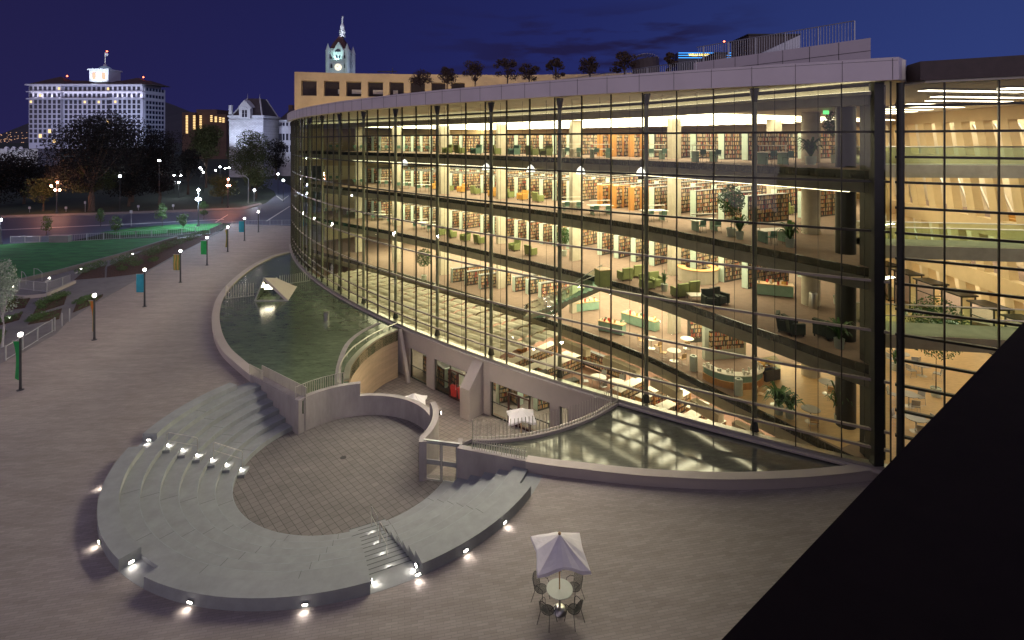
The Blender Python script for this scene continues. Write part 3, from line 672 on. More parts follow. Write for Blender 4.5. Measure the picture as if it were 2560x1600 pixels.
# columns and ceiling lights
COLS = [(13.2, 43.6), (5.8, 48.9), (-1.1, 56.9), (-7.9, 62.6), (-14.8, 69), (-21.5, 75.5)]
RCOL = [(22.5, 46, .6), (19.9, 35.7, .57), (18.3, 29.4, .5)]
LEVEL = ['top', 'second highest', 'third highest', 'entrance']
for n_, z in enumerate(FL):
    h = 3.65 if n_ else 3.3
    if n_ == 0: h = 3.3
    for x, y in COLS: MB().box((x, y, z+h/2), (1.15, .45, h), rz=radians(35)).build('column', M['colc'], lib)
    for x, y, r in RCOL: MB().tube([(x, y, z), (x, y, z+h)], r, 20).build('column', M['colc'] if r > .52 else M['dmetal'], lib, smooth=True)
Nn = Vector((.82, .57)); En = Vector((-.66, .75))
lamp_me = None
def edge_at(s):
    acc = 0
    for a, b in zip(EDGE, EDGE[1:]):
        l = (b-a).length
        if acc+l >= s: return a+(b-a)*((s-acc)/l), (b-a).normalized()
        acc += l
    return EDGE[-1], (EDGE[-1]-EDGE[-2]).normalized()
ELEN = sum((b-a).length for a, b in zip(EDGE, EDGE[1:]))
first = None
for n_, z in enumerate(FL):
    zc_ = (17.9 if n_ == 0 else FL[n_-1]-1.09)-.02; s = 12.0; lab = 'glowing strip light on the ceiling of the %s floor of the library' % LEVEL[n_]
    while s < ELEN-13:
        p, t = edge_at(s); nrm = Vector((t.y, -t.x)); q = p+nrm*13.2
        if first is None:
            first = thing('ceiling_light', lab, 'ceiling light', group='ceiling strip lights on the %s floor' % LEVEL[n_])
            MB().box((0, 0, 0), (23.5, .10, .06)).build('housing', M['ceil'], first); MB().box((0, 0, -.036), (23.4, .50, .012)).build('lens', M['lampg'], first); o = first
        else: o = dup(first, None, label=lab, group='ceiling strip lights on the %s floor' % LEVEL[n_])
        o.location = (q.x, q.y, zc_-.02); o.rotation_euler = (0, 0, atan2(nrm.y, nrm.x)); s += 1.25
# lights over the lower floor and under the entrance slab
for i, (x, y) in enumerate(((9.5, 43), (5.5, 49), (1, 54), (-6, 61), (-12, 67), (15, 36))):
    dup(first, None, (x, y, -.72), radians(130), label='glowing strip light under the entrance floor over the lower reading room', group='strip lights over the lower reading room')

# dome lamps beside the columns, with added fill spots aimed out over the plaza
for i, (px, zz) in enumerate(((1000, 13.95), (1205, 13.9), (1317, 13.9), (1443, 13.9), (1596, 13.95))):
    k_ = kpx(px); p = A(k_, -.45); t = thing('dome_lamp', 'white dome shaped lamp glowing behind the glass above the second row of panes', 'lamp', (p.x, p.y, zz), group='dome lamps behind the glass')
    MB().lathe((0, 0, 0), [(.30, 0), (.27, .2), (.16, .38), (.06, .46), (0, .5)], 16).build('lamp_shade', emis('dome_lamp_glow', (1, .92, .95), 2.2) if i == 0 else bpy.data.materials['dome_lamp_glow'], t, smooth=True)
    MB().tube([(0, 0, .5), (0, 0, 1.0)], .03, 6).build('stem', M['dmetal'], t)
    ld = bpy.data.lights.new('plaza_fill_spot', 'SPOT'); ld.energy = 2500; ld.spot_size = radians(120); ld.spot_blend = 1; ld.shadow_soft_size = .45; ld.color = (1, .88, .74)
    lo = bpy.data.objects.new('plaza_fill_spot', ld); C.objects.link(lo); q = A(k_, .4); lo.parent = t; lo.location = (q.x-p.x, q.y-p.y, 0); lo.rotation_euler = (Vector((-9, 24, 0))-Vector((q.x, q.y, zz))).to_track_quat('-Z', 'Y').to_euler()

for k_ in (-17.5, -15.8, -14.1, -12.4, -10.7, -9.0):  # strips added as fill, since the canopy blocks light from above
    q = A(k_, -2.6); o = dup(first, None, (q.x, q.y, -.72), T0+DT*k_, label='added fill strip light over the garden room inside the lower doors', group='added fill strips over the garden room'); o.scale = (.11, 1, 1)

# ---------------------------------------------------------------- bookcases
def bookcase(L_, hgt, label, group):
    t = thing('bookcase', label, 'bookcase', group=group); n_s = int((hgt-.14)/.33)
    f = MB(); f.box((L_/2, 0, .06), (L_, .56, .12)); f.box((L_/2, 0, hgt-.015), (L_, .6, .03))
    x = 0
    while x <= L_+.01: f.box((x, 0, hgt/2), (.035, .6, hgt-.03)); x += L_/round(L_/.92)
    for i in range(1, n_s+1): f.box((L_/2, 0, .12+.33*i-.012), (L_-.03, .59, .024))
    f.build('frame', M['shelfd'], t)
    MB().box((L_/2, 0, .12+(hgt-.15)/2), (L_-.04, .5, hgt-.16)).build('books', M['books'], t)
    MB().box((-.04, 0, hgt/2+.02), (.06, .5, hgt)).build('end_panel', M['mint'], t)
    return t
bc = {}
def put_case(p, rz, z, L_, hgt, label, group):
    key = (L_, hgt)
    if key not in bc: bc[key] = bookcase(L_, hgt, label, group); o = bc[key]
    else: o = dup(bc[key], None, label=label, group=group)
    o.location = (p.x, p.y, z); o.rotation_euler = (0, 0, rz); return o
rz0 = atan2(.57, .82)
for n_, z in enumerate(FL[:3]):
    s = 12.5
    i = 0
    while s < ELEN-6:
        p, t = edge_at(s); nrm = Vector((t.y, -t.x)); q = p+nrm*(6.6)
        near = min(((q+nrm*0)-Vector(c)).length for c in COLS)
        if near > 1.3 and (i % 9) != 8:
            put_case(q, atan2(nrm.y, nrm.x), z, 4.6, 2.1, 'tall double sided bookcase with pale green end panel on the %s library floor' % LEVEL[n_], 'bookcases facing the window aisle on the %s floor' % LEVEL[n_])
            q2 = q+nrm*6.6
            put_case(q2, atan2(nrm.y, nrm.x), z, 5.5, 2.1, 'tall bookcase in the rear bank of the %s library floor' % LEVEL[n_], 'bookcases in the rear bank of the %s floor' % LEVEL[n_])
        s += 1.85; i += 1
# entrance floor: fewer ranges
for q, px in enumerate(((1130, 705), (1165, 713), (1200, 722), (1285, 728), (1318, 735), (1350, 745))):
    p = floor_pt(px[0], px[1], FL[3]); put_case(p, radians(30), FL[3], 3.6, 1.5, 'low bookcase beside the stair on the library entrance floor', 'low bookcases on the entrance floor')
for px, py, rz in ((1118, 968, 2.2), (1152, 985, 2.2), (1245, 1005, .4), (1262, 996, .4), (1300, 1012, 2.2), (1340, 1024, .5)):
    p = floor_pt(px, py, F0); put_case(Vector((p.x, p.y)), rz, F0, 3.6, 1.5, 'low bookcase seen through the lower garden windows', 'bookcases in the garden room')
# orange timber ends in the middle bays
for n_, z in enumerate(FL[:2]):
    for (x, y) in ((8.2, 50.0), (9.3, 49.0), (10.6, 47.6)):
        t = thing('wooden_bookcase', 'orange timber bookcase unit between the concrete columns on the %s floor' % LEVEL[n_], 'bookcase', (x, y, z), radians(36), 'orange timber bookcases on the %s floor' % LEVEL[n_])
        f = MB(); 
        for xx in (0, 1.0, 2.0): f.box((xx, 0, 1.0), (.22, .5, 2.0))
        f.box((1, 0, 2.02), (2.2, .52, .05)); f.build('frame', M['orangew'], t)
        MB().box((1, 0, 1.0), (1.9, .4, 1.85)).build('books', M['books'], t)

# ---------------------------------------------------------------- tables, chairs, plants
def armchair(fab):
    t = thing('armchair', None, None)
    m_ = MB(); m_.box((0, 0, .24), (.58, .56, .30)); m_.box((0, .02, .42), (.54, .54, .10)); m_.build('seat', fab, t)
    MB().box((0, .32, .52), (.72, .17, .74), rx=radians(-8)).build('backrest', fab, t)
    for s_ in (-1, 1): MB().box((s_*.35, -.02, .36), (.13, .66, .52)).build('armrest', fab, t)
    m_ = MB(); 
    for x in (-.33, .33):
        for y in (-.28, .3): m_.box((x, y, .05), (.05, .05, .1))
    m_.build('feet', M['dmetal'], t); return t
ARM = {}
def put_arm(px, py, z, col, rz, label, group):
    p = floor_pt(px, py, z)
    if col not in ARM: ARM[col] = armchair(M[{'green': 'greenf', 'orange': 'orangef', 'teal': 'tealf', 'dark': 'darkf', 'red': 'redf'}[col]]); o = ARM[col]
    else: o = dup(ARM[col])
    tag(o, label, 'armchair', group); o.location = (p.x, p.y, z); o.rotation_euler = (0, 0, rz); o.scale = (1.15,)*3
eb = radians(40)
for i, x in enumerate((1118, 1150, 1190, 1238, 1285, 1330, 1365)):
    yb = 352+F*1.44/(58.5+(x-1087)*(46-58.5)/303+1.5)
    put_arm(x, yb, FL[0], 'teal' if i in (2, 4) else 'green', eb+(pi if i % 2 else 0)-pi/2, '%s armchair by the glass edge of the top library floor' % ('teal' if i in (2, 4) else 'green'), '%s armchairs on the top floor' % ('teal' if i in (2, 4) else 'green'))
for i, (x, y) in enumerate(((1086, 476), (1122, 481), (1154, 484), (1189, 489), (1233, 495), (1272, 498), (1306, 503), (1345, 508))):
    c_ = 'orange' if i % 2 == 0 else 'green'
    put_arm(x, y-3, FL[1], c_, eb+(0 if i % 2 == 0 else pi)-pi/2, '%s armchair near the edge of the second highest floor' % c_, '%s armchairs on the second highest floor' % c_)
for i, (x, y) in enumerate(((1101, 588), (1129, 594), (1163, 602), (1198, 609), (1286, 626), (1327, 638), (1562, 700), (1590, 692), (1618, 722), (1642, 716), (1699, 742), (1727, 735))):
    put_arm(x, y, FL[2], 'green', eb+(0 if i % 2 == 0 else pi)-pi/2 if i < 6 else radians(200 if i < 8 or i > 9 else 20), 'green armchair in the lounge on the third highest floor', 'green armchairs on the third highest floor')
for i, (x, y) in enumerate(((1775, 765), (1800, 760), (1965, 828), (1985, 835), (2062, 842), (2090, 850))):
    put_arm(x, y, FL[2], 'dark', radians(30*i), 'dark armchair in shade near the right corner of the third highest floor', 'dark armchairs on the third highest floor')
put_arm(1944, 528, FL[1], 'orange', 2.2, 'orange armchair beside a round column on the second highest floor', 'orange and green armchairs by the round column')
put_arm(1966, 536, FL[1], 'green', 2.4, 'yellow green armchair beside the round column on the second highest floor', 'orange and green armchairs by the round column')
for x, y in ((1147, 1005), (1165, 1012)): put_arm(x, y-12, F0, 'red', 2.6, 'bright red armchair inside the garden doors of the lower floor', 'red armchairs on the lower floor')

def chair(fm, sm):
    t = thing('chair', None, None)
    MB().box((0, 0, .45), (.44, .44, .04)).build('seat', sm, t); MB().box((0, .21, .68), (.42, .03, .34), rx=radians(-10)).build('backrest', sm, t)
    for s_ in (-1, 1): MB().tube([(s_*.2, -.2, .43), (s_*.21, -.23, 0), (s_*.21, .26, 0), (s_*.2, .2, .43), (s_*.2, .24, .7)], .014, 6).build('leg', fm, t)
    return t
CH = {}
def put_chair(x, y, z, rz, kind, label, group):
    if kind not in CH: CH[kind] = chair(M['steel'] if kind != 'dark' else M['dmetal'], M[{'dark': 'tealf', 'wood': 'woodl', 'cafe': 'galv'}[kind]]); o = CH[kind]
    else: o = dup(CH[kind])
    tag(o, label, 'chair', group); o.location = (x, y, z); o.rotation_euler = (0, 0, rz)
desk0 = None
def put_desk(px, py, n_):
    global desk0
    z = FL[n_]; p = floor_pt(px, py, z+.75); lab = 'reading table with white top and green glass panels on the %s floor' % LEVEL[n_]; g = 'reading tables on the %s floor' % LEVEL[n_]
    if desk0 is None:
        t = desk0 = thing('reading_table', lab, 'table', group=g)
        MB().box((0, 0, .74), (2.0, 1.1, .045)).build('table_top', M['white'], t)
        for s_ in (-1, 1): MB().box((s_*.7, 0, .36), (.04, .9, .71)).build('leg_panel', M['greenp'], t)
        MB().box((0, .0, 1.15), (1.9, .12, .06)).build('reading_lamp', M['white'], t)
        for s_ in (-1, 1): MB().box((s_*.9, 0, .95), (.03, .03, .38)).build('lamp_post', M['steel'], t)
        o = t
    else: o = dup(desk0)
    tag(o, lab, 'table', g); o.location = (p.x, p.y, z); o.rotation_euler = (0, 0, radians(12))
    for s_ in (-1, 1): put_chair(p.x+s_*.5, p.y-.85, z, pi+.2, 'dark', 'dark teal chair at a reading table on the %s floor' % LEVEL[n_], 'chairs at the %s floor reading tables' % LEVEL[n_])
for x, y in ((1428, 504), (1500, 513), (1634, 526), (1761, 549), (1932, 574)): 
    put_desk(x, y, 1); p = floor_pt(x, y, FL[1]+.75); put_desk(CX+F*p.x/p.y, HZ+F*(EYE-FL[0]-.75)/p.y, 0)
for x, y in ((946, 548), (985, 556), (1050, 568), (1085, 574), (830, 532), (885, 540)): put_desk(x, y-12, 2)
for x, y in ((900, 448), (960, 452), (1010, 456), (1060, 462), (840, 440)): put_desk(x, y, 1); p = floor_pt(x, y, FL[1]+.75); put_desk(CX+F*p.x/p.y, HZ+F*(EYE-FL[0]-.75)/p.y, 0)

def leafball(m_, c, r, n, size, rz=(1, 1, 1), core=.35, droop=0):
    for _ in range(n):
        while True:
            v = Vector((random.uniform(-1, 1), random.uniform(-1, 1), random.uniform(-1, 1)))
            if core < v.length < 1: break
        p = Vector(c)+Vector((v.x*r*rz[0], v.y*r*rz[1], v.z*r*rz[2])); s_ = size*random.uniform(.6, 1.4)
        a = Vector((random.gauss(0, 1), random.gauss(0, 1), random.gauss(0, 1)-droop)).normalized(); b = a.cross(Vector((random.gauss(0, 1), random.gauss(0, 1), random.gauss(0, 1)))).normalized()
        m_.quad(p-a*s_, p-b*s_*.45, p+a*s_, p+b*s_*.45)
def potm(r=.28, h=.55): return MB().lathe((0, 0, 0), [(.0, .0), (r*.8, 0), (r, h), (r*.9, h), (r*.85, h-.06), (0, h-.06)], 18)
def ficus(loc, H, cr, label):
    t = thing('potted_tree', label, 'potted plant', loc); potm(.3, .55).build('pot', M['pot'], t, smooth=True)
    MB().tube([(0, 0, .5), (.03, .02, H-cr*1.2), (0, 0, H-cr*.6)], [.035, .03, .015], 6).build('trunk', M['bark'], t)
    m_ = MB(); leafball(m_, (0, 0, H-cr), cr, int(1700*cr), .08, (1, 1, 1.15), .3); m_.build('crown', M['leafi'], t, norm=False)
def palm(loc, H, n, label, wide=1.0, pot=.26):
    t = thing('potted_plant', label, 'potted plant', loc); potm(pot, .5).build('pot', M['pot'], t, smooth=True); m_ = MB()
    for i in range(n):
        a = random.uniform(0, 2*pi); l = random.uniform(.6, 1)*wide; u = Vector((cos(a), sin(a), 0)); sdir = Vector((-sin(a), cos(a), 0))
        zt = H*random.uniform(.6, 1); w0 = .05*wide; P = [Vector((0, 0, .45)), u*l*.35+Vector((0, 0, .45+(zt-.45)*.8)), u*l*.7+Vector((0, 0, zt)), u*l+Vector((0, 0, zt-.22*wide))]
        for j in range(3):
            wa = w0*(1.0, 1.6, 1.1, .1)[j]; wb = w0*(1.0, 1.6, 1.1, .1)[j+1]; m_.quad(P[j]-sdir*wa, P[j]+sdir*wa, P[j+1]+sdir*wb, P[j+1]-sdir*wb)
    m_.build('leaves', M['leafi'], t, norm=False)
def at(px, py, z): p = W(px, py, z); return p
ficus(at(1828, 591, FL[1]), 3.2, .85, 'tall potted ficus tree beside the bookcases on the second highest floor')
palm(at(1849, 598, FL[1]), 1.5, 26, 'broad leafed plant in a pale pot next to the tall ficus')
palm(at(1975, 618, FL[1]), 1.5, 26, 'broad leafed potted plant at the edge under the right reading table')
palm(at(2027, 411, FL[0]), 1.7, 40, 'bushy potted plant in front of the round column on the top floor', 1.1, .34)
ficus(at(2089, 408, FL[0]), 3.3, .75, 'potted tree near the dark right corner of the top floor')
palm(at(1661, 727, FL[2]), 1.5, 22, 'upright snake plant in a pale pot beside the green sofa', .45)
ficus(at(2095, 760, FL[2]), 3.0, .6, 'thin potted tree near the right corner of the third highest floor')
ficus(at(1060, 700, FL[3]), 3.4, .9, 'leafy potted tree above the white canopy on the entrance floor')
ficus(at(1410, 640, FL[2]), 2.6, .7, 'potted tree at the floor edge left of the stair head')
palm(at(1947, 1035, FL[3]), 1.6, 34, 'grassy potted plant beside the white cafe table', 1.2)
palm(at(1975, 1045, FL[3]), 1.3, 30, 'smaller grassy potted plant at the cafe floor edge', 1.0)
palm(at(2098, 1060, FL[3]), 2.2, 30, 'tall spiky potted plant near the corner of the cafe', .9)
palm(at(2098, 870, FL[2]), 1.5, 24, 'dark leafed potted plant at the right corner of the third highest floor', .9)
palm(at(1385, 1075, F0), .9, 6, 'round pale planter inside the lower garden doors', .3, .42)

# cafe
def cafe_table(px, py, z, label, r=.48, top='white'):
    p = floor_pt(px, py, z+.74); t = thing('round_table', label, 'table', (p.x, p.y, z), group='round tables in the cafe')
    MB().lathe((0, 0, .72), [(0, 0), (r, 0), (r+.01, .015), (r, .03), (0, .03)], 24).build('table_top', M[top], t)
    MB().tube([(0, 0, .02), (0, 0, .72)], .035, 8).build('stem', M['steel'], t); MB().lathe((0, 0, 0), [(0, .03), (.05, .03), (.3, .012), (.31, 0)], 20).build('base', M['steel'], t)
    return p
for i, (x, y, lb, tp) in enumerate(((1718, 846, 'white round cafe table behind the litter bin', 'white'), (1685, 876, 'white round cafe table left of the litter bin', 'white'), (1628, 846, 'white round table beside the wooden chairs', 'white'), (1939, 981, 'white round cafe table behind the grassy plant', 'white'), (2027, 1022, 'grey round cafe table near the glass', 'galv'), (2069, 955, 'grey round cafe table beside the glass balustrade', 'galv'))):
    p = cafe_table(x, y, FL[3], lb, top=tp)
    for a in ((2.6, 5.2) if i in (1, 2, 3) else (4.4,)):
        put_chair(p.x+.75*cos(a), p.y+.75*sin(a), FL[3], a-pi/2, 'wood', 'birch cafe chair at a round table on the entrance floor', 'birch cafe chairs')
for px, py, lb in ((1846, 987, 'pale cylindrical litter bin in front of the cafe counter'), (1734, 926, 'pale cylindrical litter bin left of the cafe counter'), (2033, 770, 'ribbed steel litter bin beside the round column')):
    z = FL[2] if px > 2000 else FL[3]; p = W(px, py, z); t = thing('litter_bin', lb, 'bin', p); MB().lathe((0, 0, 0), [(.26, 0), (.26, .95), (.24, 1.0), (.12, 1.0), (.12, .9)], 20).build('bin_body', M['pot'] if z < 5 else M['steel'], t, smooth=True); MB().lathe((0, 0, .9), [(0, 0), (.12, 0)], 12).build('opening', M['black'], t)
p = W(1836, 968, FL[3]); t = thing('cafe_counter', 'curved cafe counter with green glass front and timber base', 'counter', (p.x+.4, p.y+1.6, FL[3]))
a0, a1 = radians(190), radians(340)
MB().lathe((0, 0, 0), [(2.0, 0), (2.0, .42), (1.9, .42), (1.9, 0)], 24, a0=a0, a1=a1).build('timber_base', M['orangew'], t)
MB().lathe((0, 0, 0), [(1.95, .43), (1.95, .82), (1.85, .82)], 24, a0=a0, a1=a1).build('glass_front', M['greenp'], t)
MB().lathe((0, 0, 0), [(2.05, .84), (2.05, .89), (1.4, .89), (1.4, .84), (2.05, .84)], 24, a0=a0, a1=a1).build('worktop', M['white'], t)
m_ = MB()
for i in range(26): a = random.uniform(a0, a1); r = random.uniform(1.5, 1.95); h = random.uniform(.1, .35); m_.box((r*cos(a), r*sin(a), .89+h/2), (.1, .1, h), rz=a)
m_.build('jars_and_cups', M['white'], t)
t = thing('display_case', 'curved glass pastry display case at the end of the cafe counter', 'display case', (p.x+2.75, p.y+1.3, FL[3]), radians(20))
MB().box((0, 0, .35), (1.2, .9, .7)).build('cabinet', M['shelfd'], t)
m_ = MB(); 
for i in range(6): a = pi/2*i/6; b = pi/2*(i+1)/6; m_.quad((-.6, -.45*cos(a), .7+.7*sin(a)), (.6, -.45*cos(a), .7+.7*sin(a)), (.6, -.45*cos(b), .7+.7*sin(b)), (-.6, -.45*cos(b), .7+.7*sin(b)))
m_.build('curved_glass', M['gglass'], t, norm=False)
m_ = MB(); 
for zz in (.8, 1.05): m_.box((0, .1, zz), (1.1, .6, .02)); [m_.box((random.uniform(-.5, .5), random.uniform(-.1, .3), zz+.05), (.1, .1, .07)) for _ in range(9)]
m_.build('pastry_shelves', M['orangef'], t)
t = thing('cafe_wall_unit', 'tall wall unit of bottles and jars behind the cafe counter', 'cabinet', (p.x+1.2, p.y+4.4, FL[3]), radians(10))
MB().box((0, .2, 1.5), (3.2, .4, 3.0)).build('cabinet', M['pot'], t); MB().box((0, -.1, 1.45), (2.6, .25, 1.3)).build('bottles', M['books'], t)
t = thing('magazine_wall', 'dark display wall of face out magazines behind the cafe tables', 'display shelves', W(1775, 852, FL[3]), radians(8))
MB().box((0, 0, 1.1), (3.6, .3, 2.2)).build('frame', M['shelfd'], t); MB().box((0, -.08, 1.2), (3.4, .2, 1.7)).build('magazines', M['books'], t)
def display_table(px, py, z, rz, label, L_=2.6):
    t = thing('display_table', label, 'table', W(px, py, z), rz)
    MB().box((0, 0, .82), (L_, .8, .05)).build('table_top', M['woodl'], t)
    m_ = MB(); m_.box((0, -.36, .42), (L_-.1, .03, .7)); m_.box((0, .36, .42), (L_-.1, .03, .7)); m_.box((L_/2-.06, 0, .42), (.03, .7, .78)); m_.box((-L_/2+.06, 0, .42), (.03, .7, .78)); m_.build('side_panels', M['greenp'], t)
    for i in range(int(L_*5)): MB().box((random.uniform(-L_/2+.15, L_/2-.15), random.uniform(-.3, .3), .95), (.15, .03, .22), rz=random.uniform(-.5, .5), rx=-.4).build('book', [M['redf'], M['white'], M['orangef'], M['tealf'], M['white']][i % 5], t)
display_table(1932, 738, FL[2], radians(-22), 'long display table of new books with green glass front on the third highest floor')
display_table(1600, 815, FL[3], radians(-48), 'green fronted display table covered with books below the lounge', 3.4)
display_table(1530, 830, FL[3], radians(-35), 'birch display table with stacked books in the shop area', 2.2)
display_table(1465, 775, FL[3], radians(20), 'rounded display counter with picture books right of the stair', 2.4)
t = thing('service_desk', 'round timber enquiry desk on the third highest floor', 'desk', W(1745, 700, FL[2]))
MB().lathe((0, 0, 0), [(1.5, 0), (1.5, 1.0), (1.0, 1.0), (1.0, 0)], 24, a0=radians(150), a1=radians(390)).build('desk_front', M['colc'], t); MB().lathe((0, 0, 1.0), [(1.56, 0.005), (1.56, .05), (.95, .05), (.95, .005)], 24, a0=radians(150), a1=radians(390)).build('desk_top', M['orangew'], t)
for px, py, lb in ((1508, 713, 'green litter recycling cabinet at the head of the stair'),):
    t = thing('cabinet', lb, 'cabinet', W(px, py, FL[2]), .3); MB().box((0, 0, .6), (1.0, .9, 1.2)).build('carcass', M['greenf'], t); MB().box((0, 0, 1.22), (1.05, .95, .04)).build('top', M['woodl'], t)
t = thing('coffee_table', 'low white square table among the green armchairs', 'table', W(1745, 752, FL[2])); MB().box((0, 0, .42), (1.3, .9, .04)).build('table_top', M['white'], t)
for x in (-.6, .6):
    for y in (-.4, .4): MB().box((x, y, .2), (.04, .04, .4)).build('leg', M['steel'], t)
t = thing('exit_sign', 'small green lit exit sign hanging at the right of the top floor', 'sign', WD(2065, 281, 32), .1)
MB().box((0, 0, 0), (.34, .06, .22)).build('sign_box', emis('exit_green', (.15, .9, .25), 1.6), t)

# stair between the entrance floor and the lounge
st = thing('curved_stair', 'curved open stair with green glass balustrades between the entrance floor and lounge', 'staircase')
Pa, Pb = Vector((7.2, 41.8)), Vector((2.0, 47.6)); Pm = Vector((2.6, 41.8)); NS = 26; prev = None; lo, hi = [], []
for i in range(NS):
    t_ = i/(NS-1); p = Pa*(1-t_)**2+Pm*2*t_*(1-t_)+Pb*t_**2; dv = ((Pm-Pa)*(1-t_)*2+(Pb-Pm)*2*t_).normalized(); z = FL[2]-(FL[2]-FL[3])*(t_)
    s_ = Vector((-dv.y, dv.x)); 
    MB().box((p.x, p.y, z-.04), (.34, 1.9, .07), rz=atan2(dv.y, dv.x)).build('tread', M['greenp'], st); lo.append((p-s_*.95, z)); hi.append((p+s_*.95, z))
for side in (lo, hi):
    m_ = MB(); 
    for (p, z), (q, y) in zip(side, side[1:]): m_.quad((p.x, p.y, z), (q.x, q.y, y), (q.x, q.y, y+.95), (p.x, p.y, z+.95))
    m_.build('glass_balustrade', M['gglass'], st, norm=False)
    MB().tube([(p.x, p.y, z+1.0) for p, z in side], .035, 6).build('handrail', M['steel'], st)
    MB().ribbon([p for p, z in side], [p+Vector((.06, .06)) for p, z in side], [z-.38 for p, z in side], [z-.02 for p, z in side]).build('stringer', M['slab'], st)

# white canopy of overlapping sails over the lower floor
cn = thing('sail_canopy', 'broad canopy of overlapping white scalloped panels inside the lower left glass', 'canopy')
rowid = 0
def canopy():
    k = -27.0
    cnt = 0
    ring = []
    for j in range(30):
        kk = -12.9-j*.55
        g = A(kk, -1.3); 
        # matching edge point: nearest on EDGE
        e = min(EDGE, key=lambda q: (q-g).length+abs((q-g).dot(Vector((-.66, .75))))*.6)
        e = e+(g-e).normalized()*.3
        L_ = (e-g).length; n_ = max(2, int(L_/1.05)); row = MB(); d = (e-g)/L_; s_ = Vector((-d.y, d.x)); 
        for i in range(n_):
            c = g+d*(L_*(i+.5)/n_); z0 = -.42+.02*((j*7+i*3) % 3); w2 = L_/n_*.54; hw = .78
            t = d.x*0
            pr_ = [(-1, .0), (-.6, .13), (0, .19), (.6, .13), (1, 0)]
            vs = []
            for u, zz in pr_:
                for q in (-1, 1): pp = c+s_*(q*hw)+d*(u*w2); vs.append((pp.x, pp.y, z0+zz-.05*q+(.02 if (i+j) % 5 == 0 else 0)))
            b = [(2*a, 2*a+1, 2*a+3, 2*a+2) for a in range(4)]; row.add(vs, b)
        row.build('sail_row', M['sail'], cn, norm=False)
canopy()

# lower floor bookcases with white tops
def low_case(px0, py0, px1, py1, wid, label, grp, hgt=1.15):
    a, b = W(px0, py0, F0+hgt), W(px1, py1, F0+hgt); d = Vector((b.x-a.x, b.y-a.y)); L_ = d.length; c = (a+b)/2
    t = thing('low_bookcase', label, 'bookcase', (c.x, c.y, F0), atan2(d.y, d.x), grp)
    MB().box((0, 0, hgt-.02), (L_, wid, .05)).build('top_board', M['white'], t)
    MB().box((0, 0, hgt/2-.02), (L_-.1, wid-.16, hgt-.06)).build('books', M['books'], t)
    for s_ in (-1, 1): MB().box((s_*(L_/2-.05), 0, hgt/2-.02), (.08, wid-.04, hgt-.05)).build('end_panel', M['orangew'], t)
    f = MB(); f.box((0, 0, .06), (L_-.1, wid-.1, .12))
    for i in range(1, 3): f.box((0, 0, .05+.34*i), (L_-.15, wid-.13, .025))
    f.build('frame', M['shelfd'], t)
for i, q in enumerate(((1385, 855, 1275, 905), (1425, 880, 1305, 925), (1455, 880, 1355, 922))): low_case(*q, .8, 'long low bookcase with white top on the lower floor left of the reading tables', 'low bookcases in the left lower group')
for i, q in enumerate(((1604, 944, 1540, 976), (1662, 958, 1625, 976), (1715, 975, 1680, 995), (1760, 1003, 1728, 1022), (1626, 980, 1600, 994), (1682, 1004, 1650, 1019), (1742, 1030, 1715, 1046), (1802, 1045, 1770, 1062), (1864, 1070, 1838, 1084))):
    low_case(*q, .85, 'short low bookcase with white top on the lower floor along the glass at right', 'low bookcases in the right lower group')
for x, y in ((1495, 943), (1540, 955)):
    p = floor_pt(x, y, F0+.72); t = thing('reading_table', 'oval white reading table on the lower floor between the bookcase groups', 'table', (p.x, p.y, F0), 0, 'oval tables on the lower floor')
    MB().lathe((0, 0, .7), [(0, 0), (.65, 0), (.65, .04), (0, .04)], 20).build('table_top', M['white'], t)
    for a in range(4): MB().tube([(.4*cos(a*pi/2), .4*sin(a*pi/2), .7), (.48*cos(a*pi/2), .48*sin(a*pi/2), 0)], .02, 6).build('leg', M['steel'], t)
    for a in (1, 3.2, 5): put_chair(p.x+1.0*cos(a), p.y+1.0*sin(a), F0, a-pi/2, 'cafe', 'pale chair at an oval table on the lower floor', 'chairs at the oval lower floor tables')
t = thing('picture_book_bin', 'round orange and red play unit filled with books beside the canopy', 'display unit', W(1265, 878, F0+.6)-Vector((0, 0, .6)))
MB().lathe((0, 0, 0), [(2.1, 0), (2.2, .5), (1.9, .5), (1.8, .1)], 24, a0=.5, a1=5.2).build('rim', M['orangew'], t); m_ = MB()
for i in range(90): a = random.uniform(.5, 5.2); r = random.uniform(1.5, 2.1); m_.box((r*cos(a), r*sin(a), .52+random.uniform(0, .1)), (.2, .26, .03), rz=a, rx=random.uniform(-.5, .5))
m_.build('picture_books', [M['white']], t)
low_wall = thing('wall_shelving', 'long low run of face out books under the entrance floor edge', 'bookcase', W(1498, 905, F0+.9)-Vector((0, 0, .9)), atan2(-.75, .66))
MB().box((0, 0, .9), (5.2, .4, 1.3)).build('frame', M['shelfd'], low_wall); MB().box((0, -.07, .95), (5.0, .35, 1.05)).build('books', M['books'], low_wall)
# cream sloping parapet panels under the entrance floor edge
m_pl = offset(EDGE, .75)
for i in range(8, 30, 3):
    if i+2 < len(m_pl): MB().ribbon(offset(EDGE, .2)[i:i+3], m_pl[i:i+3], -1.3, -.72).build('light_cove', M['cream'], lib)
